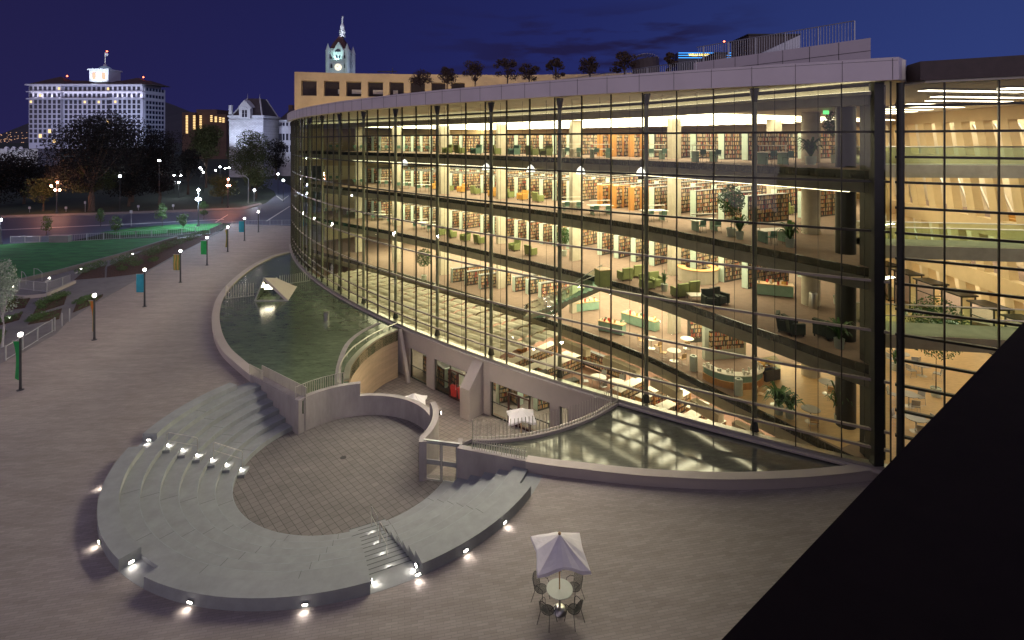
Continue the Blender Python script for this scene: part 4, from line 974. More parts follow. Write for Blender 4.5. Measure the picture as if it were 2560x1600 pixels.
# ---------------------------------------------------------------- plaza lamp posts with banners
M['bt'] = mat('teal_banner', (.03, .30, .38), .8, var=.1); M['bg'] = mat('green_banner', (.02, .36, .08), .8, var=.1)
def stripe_mat(name, cols, scale=3):
    m = bpy.data.materials.new(name); m.use_nodes = True; t = m.node_tree; p = t.nodes['Principled BSDF']
    co = t.nodes.new('ShaderNodeTexCoord'); wv = t.nodes.new('ShaderNodeTexWave'); wv.inputs['Scale'].default_value = scale; wv.inputs['Distortion'].default_value = 2.5; wv.bands_direction = 'X'
    cr_ = t.nodes.new('ShaderNodeValToRGB'); ramp(cr_, cols); t.links.new(co.outputs['Object'], wv.inputs[0]); t.links.new(wv.outputs[0], cr_.inputs[0]); t.links.new(cr_.outputs[0], p.inputs['Base Color']); p.inputs['Roughness'].default_value = .8; return m
M['by'] = stripe_mat('yellow_green_banner', [(.1, (.50, .45, .08)), (.5, (.08, .30, .05)), (.8, (.55, .18, .03))], .5)
M['bo'] = stripe_mat('ochre_banner', [(.2, (.45, .33, .08)), (.6, (.35, .14, .04)), (.9, (.12, .28, .06))], 1.0)
posts = [((51, 975), 'bg', 'green', .42, 'nearest plaza lamp post with a narrow twisted green banner', .25),
 ((236, 849.6), 'by', '', .40, 'plaza lamp post with a folded yellow and orange banner', .3),
 ((361.5, 766.6), 'bt', '', .72, 'plaza lamp post with a broad teal banner', 0),
 ((451, 706), 'bo', '', .72, 'plaza lamp post with a striped ochre and green banner', 0),
 ((517.7, 663), 'bg', '', .72, 'plaza lamp post with a broad bright green banner', 0),
 ((569.4, 629.4), 'bo', '', .3, 'plaza lamp post with a thin gold banner', .2),
 ((611, 601.8), 'bt', '', .8, 'plaza lamp post with a faint blue banner near the far rail', 0),
 ((645.9, 580.4), None, '', 0, 'farthest plaza lamp post, without a banner', 0)]
globe = emis('lamp_globe', (1, .90, .86), 38)
for (px, py), bm_, _, bw, lb, tw in posts:
    p = W(px, py); t = thing('lamp_post', lb, 'lamp post', p, group='lamp posts along the plaza edge')
    MB().lathe((0, 0, 0), [(.20, 0), (.20, .03), (.09, .06), (.075, .3), (.07, 3.2), (.05, 3.35), (0, 3.36)], 12).build('pole', M['pole'], t, smooth=True)
    MB().lathe((0, 0, 3.36), [(0, 0), (.10, .02), (.12, .05), (.05, .06)], 12).build('lamp_holder', M['dmetal'], t)
    MB().lathe((0, 0, 3.44), [(0, 0), (.07, .02), (.12, .08), (.13, .15), (.10, .22), (0, .26)], 12).build('lamp_globe', globe, t, smooth=True)
    if bm_:
        MB().tube([(0, 0, 3.15), (-bw-.08, -.02, 3.15)], .018, 6).build('banner_arm', M['steel'], t)
        m_ = MB(); nn_ = 10; H_ = 1.75 if bw > .5 else 2.5
        for i in range(nn_):
            for j in range(3):
                def P(i, j):
                    v = i/nn_; u = j/3; a = tw*5*v; x = -.08-bw*u*(1-.5*(tw > .28)*v); y = .03*sin(v*5+u*2)+(.25*u*sin(a)); return (x+(.12*sin(v*4) if tw else 0)*u, y, 3.13-H_*v)
                m_.quad(P(i, j), P(i, j+1), P(i+1, j+1), P(i+1, j))
        m_.build('banner', M[bm_], t, smooth=True, norm=False)
    ld = bpy.data.lights.new('post_lamp', 'POINT'); ld.energy = 260; ld.color = (1, .83, .74); ld.shadow_soft_size = .14
    lo = bpy.data.objects.new('post_lamp', ld); C.objects.link(lo); lo.parent = t; lo.location = (0, 0, 3.85)

# ---------------------------------------------------------------- planted garden at the left
def zone(name, pts, z, mt, label=None, kind='structure', zz=0):
    o = MB().prism(V2(pts, zz), z-.3, z).build(name, mt); o['kind'] = kind
    if label: o['label'] = label
    return o
zone('path', [(-260, 1055), (-4, 912), (60, 880), (140, 835), (171, 802), (223, 767), (287, 730), (358, 690.5), (382, 672), (459, 629), (520, 596), (553, 577.5), (430, 597), (300, 640), (150, 680), (0, 712), (-300, 780)], .012, M['path'])
zone('lawn', [(-700, 700), (-200, 640), (0, 612), (140, 604), (430, 594), (437, 597), (300, 641), (150, 682), (45, 706), (0, 712), (-500, 800)], .05, M['grass'], 'wide green lawn beyond the garden wall')
zone('grass_strip', [(250, 582), (330, 570), (430, 562), (520, 560), (556, 558), (520, 576), (440, 583), (300, 588)], .06, M['grass'], 'green grass strip beside the street')
gw = thing('garden_wall', 'long low concrete wall with small lights between the lawn and the planting beds', 'wall')
g1_ = V2([(-300, 760), (0, 712), (46, 706), (150, 681), (300, 640), (437, 597)], 0)
MB().ribbon(g1_, offset(g1_, -.45), -.1, .42).build('wall_shaft', M['path'], gw)
beds = [[(186, 700), (206, 683), (265, 664), (262, 672), (262, 694)], [(266, 694), (268, 668), (330, 640), (430, 600), (530, 585), (500, 606), (440, 636), (380, 670), (352, 684)], [(82, 787), (98, 758), (168, 737), (160, 762)], [(182, 782), (192, 758), (258, 736), (256, 742), (230, 762)], [(70, 812), (90, 790), (155, 772), (148, 798)], [(-4, 780), (14, 752), (76, 746), (62, 770)], [(-4, 815), (2, 800), (58, 780), (48, 800)], [(-4, 870), (-4, 826), (16, 828)]]
M['bush'] = M['leafg']
bushes = [(205, 685, .9), (228, 676, 1.0), (250, 668, .9), (300, 664, 1.3), (320, 655, 1.3), (340, 665, 1.0), (375, 640, 1.3), (395, 632, 1.3), (420, 620, 1.2), (445, 612, 1.2), (470, 603, 1.1), (490, 596, 1.1), (510, 588, 1.0), (305, 678, .7), (382, 655, .8),
 (100, 765, .6), (118, 758, .7), (134, 752, .7), (150, 745, .7), (162, 742, .6), (104, 772, .4), (196, 762, .6), (212, 754, .6), (225, 750, .6), (76, 806, .5), (88, 800, .6), (104, 794, .6), (12, 756, .5), (30, 752, .5), (4, 806, .4), (20, 800, .4)]
for i, b in enumerate(beds):
    o = MB().prism(V2(b, 0), -.2, .06).build('planting_bed', M['mulch']); o['kind'] = 'structure'
for i, (x, y, r) in enumerate(bushes):
    t = thing('shrub', ('large' if r > .85 else 'small') + ' green shrub in the mulch beds ' + ('beside the garden wall' if r > .65 and x > 180 else 'left of the lamp posts'), 'shrub', W(x, y), group=('large' if r > .85 else 'small')+' shrubs in the mulch beds')
    m_ = MB(); leafball(m_, (0, 0, .38*r+.1), .75*r, int(420*r), .07, (1.2, 1.2, .6), .15); m_.build('foliage', M['bush'], t, norm=False); m_ = MB()
    for a in range(5): m_.tube([(0, 0, 0), (.3*r*cos(a*1.26), .3*r*sin(a*1.26), .5*r)], [.02, .006], 4)
    m_.build('stems', M['bark'], t)
m_ = MB()
for b in beds[2:]:
    P = V2(b, 0); c = sum(P, Vector((0, 0)))/len(P)
    for i in range(160):
        j = random.randrange(len(P)); a, bb = P[j], P[(j+1) % len(P)]; u, v = random.random(), random.random()**.5; q = c+(a+(bb-a)*u-c)*v*.95; leafball(m_, (q.x, q.y, .12), .14, 3, .05, (1, 1, .7), .1)
o = m_.build('ground_cover', M['leafg'], norm=False); o['kind'] = 'stuff'; o['label'] = 'low green ground cover plants in the mulch beds'
for i, (x, y) in enumerate(((332, 632), (203, 670), (124, 692), (35, 713))):
    steplight(x, y, .42, (.3, -1), 'small warm light set in the garden wall beside the lawn', 'garden wall lights', 6, up=-.12)
# rails
def metal_fence(pts, z, h, label, pitch=.14, wood=False, zz=0, balu=True, posts_=2.2):
    ln = V2(pts, zz); t = thing('railing', label, 'railing'); g = resample(ln, pitch)
    if balu:
        m_ = MB(); [m_.bar((p.x, p.y, z+.08), (p.x, p.y, z+h), .02) for p in g]; m_.build('balusters', M['galv'], t)
    for q in (.08, h): MB().tube([(p.x, p.y, z+q) for p in ln], .025, 6).build('rail', M['galv'], t)
    for p in resample(ln, posts_): MB().bar((p.x, p.y, z), (p.x, p.y, z+h+.04), .07).build('post', M['galv'], t)
    return t
metal_fence([(26, 607), (130, 606)], .0, 1.0, 'pale metal railing left of the concrete block beyond the lawn')
metal_fence([(175, 604), (300, 597), (440, 589), (520, 578)], .0, 1.1, 'long pale metal railing between the lawn and the grass strip', .3)
metal_fence([(580, 567), (640, 564), (732, 563)], .0, 1.0, 'pale blue lit railing along the far end of the plaza', .25)
metal_fence([(527, 586), (556, 572)], .0, 1.0, 'short bright railing panel where the planting beds end', .1)
metal_fence([(117, 738), (176, 716)], .3, 1.0, 'ramp railing panel behind the mulch beds', .12)
metal_fence([(48, 730), (115, 738)], .3, 1.0, 'shorter railing panel on the landing left of the ramp', .14)
metal_fence([(14, 902), (50, 880), (80, 862), (105, 845), (135, 828)], 0, 1.05, 'metal handrail with posts along the steps at the near plaza edge', balu=False, posts_=2.0)
for i, (x, y) in enumerate(((137, 828), (155, 816), (174, 804))):
    t = thing('bollard', 'thin steel bollard at the end of the plaza edge handrail', 'bollard', W(x, y), group='thin steel bollards by the handrail'); MB().tube([(0, 0, 0), (0, 0, 1.15)], .05, 8).build('bollard_post', M['galv'], t)
for (xa, ya, xb, yb, n_) in ((54, 706, 65, 712, 'left'), (85, 698, 105, 702, 'right')):
    t = thing('handrail', n_+' curved step handrail at the garden wall', 'handrail'); a, b = W(xa, ya), W(xb, yb); MB().tube([a, a+Vector((0, 0, 1.25)), (a+b)/2+Vector((0, 0, 1.25)), b+Vector((0, 0, .95)), b], .03, 6).build('hoop', M['galv'], t)
t = thing('concrete_block', 'pale concrete block planter end beyond the lawn', 'block', W(151, 606), .03); MB().box((0, 0, .55), (2.9, .8, 1.1)).build('block_body', M['path'], t); MB().box((0, 0, 1.12), (3.0, .9, .05)).build('cap', M['precast'], t)
rp = thing('ramp', 'pale concrete ramp edge behind the mulch beds', 'ramp'); MB().ribbon(V2([(10, 746), (60, 748), (118, 742), (190, 708)], 0), offset(V2([(10, 746), (60, 748), (118, 742), (190, 708)], 0), .3), 0, .32).build('ramp_wall', M['precast'], rp)

# ---------------------------------------------------------------- streets
zone('road', [(-900, 600), (0, 545), (300, 536), (600, 524), (640, 519), (760, 505), (900, 560), (760, 566), (560, 558), (420, 563), (300, 574), (190, 600), (0, 617), (-900, 720)], .02, M['asph'])
zone('road', [(620, 523), (665, 508), (690, 488), (685, 478), (655, 462), (640, 452), (690, 446), (735, 470), (760, 520), (700, 532)], .026, M['asph'])
zone('pavement', [(-900, 596), (0, 540), (300, 531), (600, 520), (650, 508), (655, 511), (610, 524), (300, 536), (0, 546), (-900, 604)], .12, M['path'])
for pts in ([(537, 556), (541, 556), (571, 537), (569, 537)], [(664, 553), (669, 553), (726, 516), (723, 516)], [(0, 576), (350, 560), (560, 549), (560, 548), (350, 558.5), (0, 574.5)], [(690, 490), (706, 502), (722, 490), (721, 489), (706, 500), (692, 489)]):
    o = MB().prism(V2(pts, 0), .03, .034).build('road_marking', M['paint']); o['kind'] = 'structure'

# ---------------------------------------------------------------- trees
def tree(px, py, topy, wpx, mt, label, d=None, grp=None, n=2600, leaf=.32, trunk=.30, trunkmat='bark', seed=1, trunkh=.28, clumps=11):
    random.seed(seed); b = W(px, py) if d is None else Vector(((px-CX)*d/F, d, 0)); d_ = b.y
    H = EYE-(topy-HZ)*d_/F; R = wpx*d_/F/2; t = thing('tree', label, 'tree', b, group=grp)
    h0 = H*trunkh; m_ = MB(); m_.tube([(0, 0, -.1), (.1, 0, h0*.6), (0, .1, h0*1.3), (.1, 0, H*.6)], [trunk*1.25, trunk, trunk*.8, trunk*.3], 8)
    cl = []
    for i in range(clumps):
        a = 2.4*i+random.random(); rr = R*random.uniform(.15, .72); z = h0+(H-h0)*random.uniform(.18, .82); zz = abs((z-h0)/(H-h0)-.45)
        rr *= max(.25, 1-zz*1.3); c = Vector((rr*cos(a), rr*sin(a), z)); cl.append((c, R*random.uniform(.34, .55)))
        m_.tube([(0, 0, h0*random.uniform(.8, 1.3)), c*.55+Vector((0, 0, h0*.4)), c], [trunk*.45, trunk*.25, trunk*.07], 5)
    cl.append((Vector((0, 0, H-R*.42)), R*.42))
    m_.build('trunk', M[trunkmat], t); m_ = MB()
    for c, r in cl: leafball(m_, c, r, n//len(cl), leaf, (1, 1, min(1, .8*(H-h0)/(2*R)+.25)), .45)
    m_.build('crown', M[mt], t, norm=False); return t
G = 'dark park trees across the street'
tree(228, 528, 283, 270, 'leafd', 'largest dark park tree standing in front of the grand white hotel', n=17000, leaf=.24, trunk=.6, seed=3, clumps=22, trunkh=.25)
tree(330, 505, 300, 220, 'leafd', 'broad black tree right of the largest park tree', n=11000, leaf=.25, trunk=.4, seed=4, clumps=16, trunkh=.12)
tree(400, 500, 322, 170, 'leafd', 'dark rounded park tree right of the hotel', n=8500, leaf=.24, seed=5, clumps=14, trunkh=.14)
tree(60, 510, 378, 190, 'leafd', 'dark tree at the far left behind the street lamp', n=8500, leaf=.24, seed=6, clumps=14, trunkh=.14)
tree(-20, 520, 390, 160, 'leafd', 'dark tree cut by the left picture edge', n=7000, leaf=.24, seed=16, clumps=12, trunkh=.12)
tree(515, 470, 310, 100, 'leafm', 'olive green tree below the brown brick block', n=9000, leaf=.30, trunk=.35, seed=7, trunkh=.3, clumps=14)
tree(470, 486, 372, 80, 'leafd', 'small dark tree between the olive tree and dark mass', n=2400, leaf=.3, seed=17, clumps=9)
tree(625, 478, 322, 125, 'leafm', 'leafy tree in front of the stone city hall gable', n=9500, leaf=.24, seed=8, clumps=15, trunkh=.2)
tree(690, 450, 345, 80, 'leafd', 'tree in front of the round stone turret', n=2500, leaf=.36, seed=9)
tree(232, 524, 410, 150, 'leafm', 'lower orange lit olive tree with forked trunk', n=7500, leaf=.2, trunk=.3, seed=10, clumps=12, trunkh=.42)
tree(108, 527, 446, 85, 'leafm', 'small olive tree left of the red street lamps', n=2600, leaf=.22, trunk=.16, seed=11, clumps=10)
tree(555, 509, 440, 95, 'leafm', 'small tree lit orange by the lamp at the junction', n=2400, leaf=.22, trunk=.16, seed=12, clumps=10)
tree(640, 497, 412, 95, 'leafm', 'round olive tree beside the turning road', n=2800, leaf=.24, trunk=.2, seed=13, clumps=10)
tree(322, 516, 440, 120, 'leafd', 'low dark tree with dense crown behind the kerb', n=2400, leaf=.25, seed=14, clumps=9, trunkh=.35)
tree(398, 512, 440, 80, 'leafd', 'low dark tree beside a white barked trunk', n=2000, leaf=.25, seed=15, clumps=9, trunkh=.4)
for i, (x, y, ty, wd) in enumerate(((115, 588, 539, 34), (251, 566, 520, 30), (289, 588, 538, 44), (405, 568, 507, 32), (457, 574, 534, 36), (509, 549, 502, 24))):
    tree(x, y, ty, wd, 'leafg', 'slender young street tree on the lawn side of the road', grp='young street trees', n=500, leaf=.14, trunk=.045, seed=30+i, clumps=7, trunkh=.22)
tree(6, 868, 645, 84, 'leafw', 'floodlit pale young tree at the left picture edge', n=2600, leaf=.085, trunk=.07, trunkmat='barkw', seed=21, clumps=16, trunkh=.33)
t = thing('ground_spotlight', 'bright ground spotlight at the foot of the pale young tree', 'spotlight', W(25, 797), 0); MB().lathe((0, 0, 0), [(.12, 0), (.14, .12), (.0, .12)], 12).build('housing', M['dmetal'], t); MB().lathe((0, 0, .125), [(0, 0), (.12, 0)], 12).build('lens', M['lensw'], t)
ld = bpy.data.lights.new('tree_uplight', 'SPOT'); ld.energy = 900; ld.spot_size = radians(80); ld.color = (.80, .95, 1); lo = bpy.data.objects.new('tree_uplight', ld); C.objects.link(lo); lo.parent = t; lo.location = (-.1, -.1, .2)
tp = W(6, 868); lo.rotation_euler = (tp+Vector((0, 0, 4.2))-W(25, 797)).to_track_quat('-Z', 'Y').to_euler()
random.seed(50)
for i, (x, yb, yt, wd) in enumerate(((1051, 230, 171, 66), (1117, 226, 158, 60), (1187, 222, 147, 62), (1268, 214, 134, 66), (1322, 212, 152, 56), (1389, 206, 136, 52), (1474, 196, 137, 52), (1560, 182, 118, 60), (1676, 168, 127, 36))):
    dpt = 47-i*1.5; b = Vector(((x-CX)*dpt/F, dpt, 19.9)); H = EYE-(yt-HZ)*dpt/F-19.9; R = wd*dpt/F/2
    t = thing('roof_tree', 'small windblown tree planted on the roof terrace', 'tree', b, group='small trees on the roof terrace')
    m_ = MB(); m_.tube([(0, 0, 0), (.05, 0, H*.5), (0, 0, H*.85)], [.06, .045, .015], 6)
    for a in range(7): m_.tube([(0, 0, H*.35), (R*.7*cos(a*.9), R*.7*sin(a*.9), H*random.uniform(.55, .9))], [.03, .008], 4)
    m_.build('trunk', M['bark'], t); m_ = MB()
    for a in range(15): rr_ = R*random.uniform(.1, .95); leafball(m_, (rr_*cos(a*2.4+i), rr_*sin(a*2.4+i), H*(.92-.30*(rr_/R)**2-random.uniform(0, .38))), R*random.uniform(.24, .46), 95, .075, (1, 1, .7), .05)
    m_.build('crown', M['leafr'], t, norm=False)

# ---------------------------------------------------------------- street lamps and park lamps
def pt_light(par, loc, e, col, r=.15):
    ld = bpy.data.lights.new('street_lamp_light', 'POINT'); ld.energy = e; ld.color = col; ld.shadow_soft_size = r
    lo = bpy.data.objects.new('street_lamp_light', ld); C.objects.link(lo); lo.parent = par; lo.location = loc
gr_, gw_, gb_ = emis('red_globe', (1, .36, .22), 60), emis('white_globe', (.9, .95, 1), 45), emis('blue_globe', (.75, .85, 1), 70)
def street_lamp(px, py, heads, g, col, e, label, spread=.5):
    b = W(px, py); t = thing('street_lamp', label, 'street lamp', b); tops = []
    for (hx, hy) in heads: tops.append(((hx-px)*b.y/F, 0, EYE-(hy-HZ)*b.y/F))
    zt = max(p[2] for p in tops)-.35
    MB().lathe((0, 0, 0), [(.32, 0), (.32, .25), (.16, .5), (.12, 1.2), (.09, zt), (0, zt+.02)], 10).build('pole', M['pole'], t, smooth=True)
    for i, p in enumerate(tops):
        MB().tube([(0, 0, min(zt, p[2]-.3)-.3), (p[0]*.9, 0, p[2]-.38), (p[0], 0, p[2]-.2)], .045, 6).build('arm', M['pole'], t)
        MB().lathe((p[0], p[1], p[2]-.22), [(0, 0), (.14, .05), (.22, .2), (.2, .34), (0, .46)], 12).build('lamp_globe', g, t, smooth=True)
        if i < 2: pt_light(t, (p[0], -.5, p[2]+.1), e, col)
street_lamp(142, 533, [(143, 456), (128, 465), (138, 475), (149, 475)], gr_, (1, .42, .22), 900, 'tall street lamp with four glowing red orange globes at left')
street_lamp(570, 519, [(571, 448), (568, 464), (574, 464)], gr_, (1, .38, .2), 800, 'tall street lamp with red glowing globes at the junction')
street_lamp(496, 567, [(496, 475), (492, 498), (500, 498)], gb_, (.62, .78, 1), 3000, 'tall street lamp with blue white globes on the near kerb')
street_lamp(1, 611, [(1, 550)], gw_, (.8, .85, 1), 500, 'street lamp with white globe at the left picture edge')
street_lamp(636, 505, [(636, 475)], gw_, (.9, .92, 1), 900, 'short street lamp with white globe beside the turning road')
cl_ = thing('street_lamp', 'dark street lamp with long curved arm beside the turning road', 'street lamp', W(621, 508)); d_ = W(621, 508).y
MB().tube([(0, 0, 0), (0, 0, 6.2), (-.8, 0, 7), (-2.4, 0, 7.2)], [.16, .1, .08, .06], 8).build('pole', M['galv'], cl_, smooth=True); MB().box((-2.7, 0, 7.2), (.8, .3, .14)).build('lamp_head', M['galv'], cl_)
park = [(500, 419, 180), (505.5, 424.5, 170), (508.6, 430.6, 165), (539, 425.7, 175), (550, 417, 190), (562.7, 421, 180), (572.5, 419.6, 185), (452, 438.5, 165), (447, 456, 150), (435, 438.5, 165), (300, 440, 122), (398, 401, 124), (695, 435, 160), (708.6, 451, 140)]
for i, (x, y, d) in enumerate(park):
    zt = EYE-(y-HZ)*d/F; t = thing('park_lamp', 'small white globe lamp among the park trees', 'lamp post', ((x-CX)*d/F, d, 0), group='white globe lamps in the park')
    MB().tube([(0, 0, 0), (0, 0, zt-.2)], .07, 6).build('pole', M['pole'], t); MB().lathe((0, 0, zt-.25), [(0, 0), (.22, .1), (.27, .27), (.2, .42), (0, .5)], 10).build('lamp_globe', gw_, t, smooth=True)
    if i in (1, 4, 8, 12): pt_light(t, (0, -.6, zt), 900, (.8, .88, 1))
for i, (x, y, h) in enumerate(((213, 530, 2.4), (328, 566, 3.0), (74, 531, 1.3), (165, 530, 1.2), (346, 526, 1.2), (433, 524, 1.2), (648, 553, 2.6))):
    t = thing('road_sign', 'small road sign on a thin post along the street', 'sign', W(x, y), .1*i, 'small road signs along the street'); MB().tube([(0, 0, 0), (0, 0, h)], .04, 6).build('post', M['galv'], t); MB().box((0, -.05, h-.25), (.45, .03, .5)).build('sign_plate', M['galv'], t)
# ---------------------------------------------------------------- skylight and drain in the left pond
z0 = .38; FLp, FRp = W(637, 752, z0), W(721, 751, z0); d = FRp.y
BRp = W(742, 717, z0); BLp = FLp+(BRp-FRp)
TA = Vector(((661-CX)*(d+.1)/F, d+.1, EYE-(694-HZ)*(d+.1)/F)); yb = 55.5; TB = Vector(((692-CX)*yb/F, yb, EYE-(695-HZ)*yb/F))
sk = thing('skylight', 'wedge shaped skylight with pale sloping top rising from the left pond', 'skylight')
def slab(p, th):
    n_ = (p[1]-p[0]).cross(p[2]-p[0]).normalized()*th; m_ = MB(); v = list(p)+[q-n_ for q in p]
    k = len(p); return m_.add(v, [tuple(range(k)), tuple(range(k, 2*k))[::-1]]+[(i, (i+1) % k, k+(i+1) % k, k+i) for i in range(k)])
slab([TA, FRp, BRp, TB], .22).build('sloping_roof', M['precast'], sk)
m_ = MB(); m_.quad(FLp, FRp, TA); m_.quad(FLp, TA, TB, BLp); m_.quad(BLp, BRp, TB); m_.build('glass', M['glass2'], sk, norm=False)
m_ = MB(); [m_.bar(a, b, .12) for a, b in ((FLp, FRp), (FLp, TA), (FLp, BLp), (BLp, TB), (BLp, BRp))]; m_.build('frame', M['steel'], sk)
lc = (FLp*.35+TA*.55+FRp*.1)+Vector((.25, .8, -.1))
MB().box(lc, (.9, .5, .35), rz=.3).build('lamp', emis('skylight_lamp', (1, .86, .66), 9), sk)
dr = thing('overflow_pipe', 'short upright overflow pipe standing in the left pond', 'pipe', W(816, 800, .36)); MB().lathe((0, 0, 0), [(.22, -.2), (.22, .62), (.24, .62), (.24, .7), (0, .7)], 16).build('pipe_body', M['steel'], dr, smooth=True)

# ---------------------------------------------------------------- cafe set on the plaza
def canopy4(t, zc, w_, h_, rot, val=.09, sag=.05):
    m_ = MB(); N_ = 4
    rimp = []
    for i in range(4):
        a = rot+i*pi/2; b = rot+(i+1)*pi/2; A_ = Vector((cos(a), sin(a), 0))*w_*.7071*1.0; B_ = Vector((cos(b), sin(b), 0))*w_*.7071
        top = Vector((0, 0, h_))
        G_ = 6
        def P(u, v):   # u along the rim, v from the rim to the top
            e = (A_*(1-u)+B_*u)*(1-.10*sin(pi*u)**2); p = e*(1-v)+top*v; md = sin(pi*u)**2; return p+Vector((0, 0, zc-sag*sin(pi*min(1, v+.1))*(1-md)+(.13*md-.05)*(1-v)+.012*sin(17*u+5*i)*(1-v)))
        for j in range(G_):
            for k in range(G_):
                m_.quad(P(j/G_, k/G_), P((j+1)/G_, k/G_), P((j+1)/G_, (k+1)/G_), P(j/G_, (k+1)/G_))
        for j in range(G_):
            a_, b_ = P(j/G_, 0), P((j+1)/G_, 0); o_ = lambda q, u: q+Vector((q.x*.03, q.y*.03, -val+.03*sin(11*u+i)))
            m_.quad(o_(a_, j/G_), o_(b_, (j+1)/G_), b_, a_)
    return m_.build('canopy', M['fabric'], t, norm=False)
uc = W(1399, 1526)
tb = thing('round_table', 'round mesh table with central pole hole on the open plaza', 'table', uc)
MB().lathe((0, 0, .72), [(.03, 0), (.44, 0), (.45, .012), (.44, .025), (.03, .025)], 32).build('table_top', M['pot'], tb)
MB().tube([(0, 0, .06), (0, 0, .72)], .035, 10).build('stem', M['steel'], tb)
MB().lathe((0, 0, 0), [(.0, .14), (.12, .14), (.22, .07), (.26, .0)], 24).build('base', M['steel'], tb, smooth=True)
ub = thing('parasol', 'square off white parasol on a timber pole over the plaza table', 'parasol', uc)
MB().tube([(0, 0, .16), (0, 0, 2.55)], .024, 10).build('pole', M['woodl'], ub)
canopy4(ub, 2.02, 1.74, .58, radians(50))
m_ = MB()
for i in range(8): a = radians(47)+i*pi/4; r = .85*(1.40 if i % 2 == 0 else 1.0)*.93; m_.bar((0, 0, 2.50), (r*cos(a), r*sin(a), 1.93+(.05 if i % 2 else 0)), .018)
m_.build('ribs', M['woodl'], ub); MB().lathe((0, 0, 2.6), [(.05, 0), (.05, .05), (0, .09)], 10).build('finial', M['woodl'], ub)
def garden_chair():
    t = thing('garden_chair', None, None)
    def seat():
        m_ = MB()
        for i in range(14):
            x = -.22+.44*i/13; l = .21*sqrt(max(.02, 1-(x/.235)**2)); m_.bar((x, -l, .44), (x, l, .44), .009)
        for i in range(12):
            y = -.19+.38*i/11; l = .225*sqrt(max(.02, 1-(y/.225)**2)); m_.bar((-l, y, .441), (l, y, .441), .009)
        m_.tube([(.235*cos(a*pi/10), .22*sin(a*pi/10), .44) for a in range(21)], .011, 6); return m_
    seat().build('seat', M['mesh'], t); m_ = MB()
    bk = [(.21*cos(pi*a/12), .21+.10*sin(pi*a/12), .66+.26*sin(pi*a/12)) for a in range(13)]
    m_.tube([(.2, .17, .44)]+bk+[(-.2, .17, .44)], .011, 6)
    for i in range(11):
        x = -.17+.34*i/10; top = .66+.26*sqrt(1-(x/.215)**2); m_.bar((x, .175, .46), (x, .21+.10*(top-.66)/.26, top), .008)
    for i in range(8): z = .5+.045*i; m_.bar((-.2, .175+.14*(z-.44)/.46, z), (.2, .175+.14*(z-.44)/.46, z), .008)
    m_.build('backrest', M['mesh'], t)
    for s_ in (-1, 1):
        MB().tube([(s_*.2, .19, .62), (s_*.27, .05, .68), (s_*.28, -.12, .67), (s_*.25, -.19, .60), (s_*.22, -.17, .44)], .011, 6).build('armrest', M['mesh'], t)
        MB().tube([(s_*.20, -.15, .44), (s_*.25, -.24, 0)], .011, 6).build('leg', M['mesh'], t); MB().tube([(s_*.19, .16, .44), (s_*.26, .30, 0)], .011, 6).build('leg', M['mesh'], t)
    return t
gc = garden_chair()
for i, (dx, dy, rz, lb) in enumerate(((-.52, -.52, radians(142), 'near left dark mesh garden chair at the parasol table'), (.52, -.48, radians(-138), 'near right dark mesh garden chair at the parasol table'), (-.72, .42, radians(58), 'far left dark mesh garden chair at the parasol table'), (.66, .50, radians(-52), 'far right dark mesh garden chair partly under the parasol'))):
    o = gc if i == 0 else dup(gc); tag(o, lb, 'chair', 'garden chairs around the plaza table'); o.location = uc+Vector((dx*.84, dy*.9, 0)); o.scale = (.92, .92, .97); o.rotation_euler = (0, 0, rz)
for px, py, lb, dz, w_ in ((1035, 1012, 'white parasol in the sunken court behind the curved wall', .55, 1.6), (1303, 1052, 'white parasol in the court partly behind the picket fence', .6, 1.7)):
    zt = -1.15; c = W(px, py, zt)*1.0; c = Vector((c.x*(1+dz/c.y), c.y+dz, zt)); zf = zc(c.y); t = thing('parasol', lb, 'parasol', (c.x, c.y, zf)); MB().tube([(0, 0, 0), (0, 0, zt-zf+.5)], .025, 8).build('pole', M['woodl'], t); canopy4(t, zt-zf, w_, .5, radians(50)); MB().lathe((0, 0, 0), [(.25, 0), (.25, .06), (0, .06)], 16).build('base', M['dmetal'], t)

for i, (a_, tg, e_) in enumerate(((80, (-8.5, 41, -1), 300), (45, (-1, 38, -1.5), 260), (15, (3, 34, -1.5), 180))):  # assumed lamps, added to brighten the court and its curved wall
    q = pol(CS, RS+.42, radians(a_)); zt = -.55 if i < 2 else .2
    t = thing('assumed_wall_light', 'assumed small light on the back of the stage wall shining into the sunken court', 'light', (q.x, q.y, zt), radians(a_), 'assumed court lights behind the stage wall')
    MB().box((0, 0, 0), (.12, .3, .14)).build('housing', M['dmetal'], t); MB().box((.066, 0, 0), (.01, .24, .09)).build('lens', M['lensw'], t)
    floodlight(t, (0, 0, 0), (1, 0, 0), e_, (1, .86, .62), 140, .15) if False else None
    ld = bpy.data.lights.new('assumed_court_lamp', 'SPOT'); ld.energy = e_; ld.spot_size = radians(140); ld.spot_blend = 1; ld.color = (1, .84, .62); ld.shadow_soft_size = .1
    lo = bpy.data.objects.new('assumed_court_lamp', ld); C.objects.link(lo); lo.parent = t; lo.location = (.12, 0, 0); dd = Vector(tg)-Vector((q.x, q.y, zt)); dd.rotate(Matrix.Rotation(-radians(a_), 3, 'Z')); lo.rotation_euler = dd.to_track_quat('-Z', 'Y').to_euler()

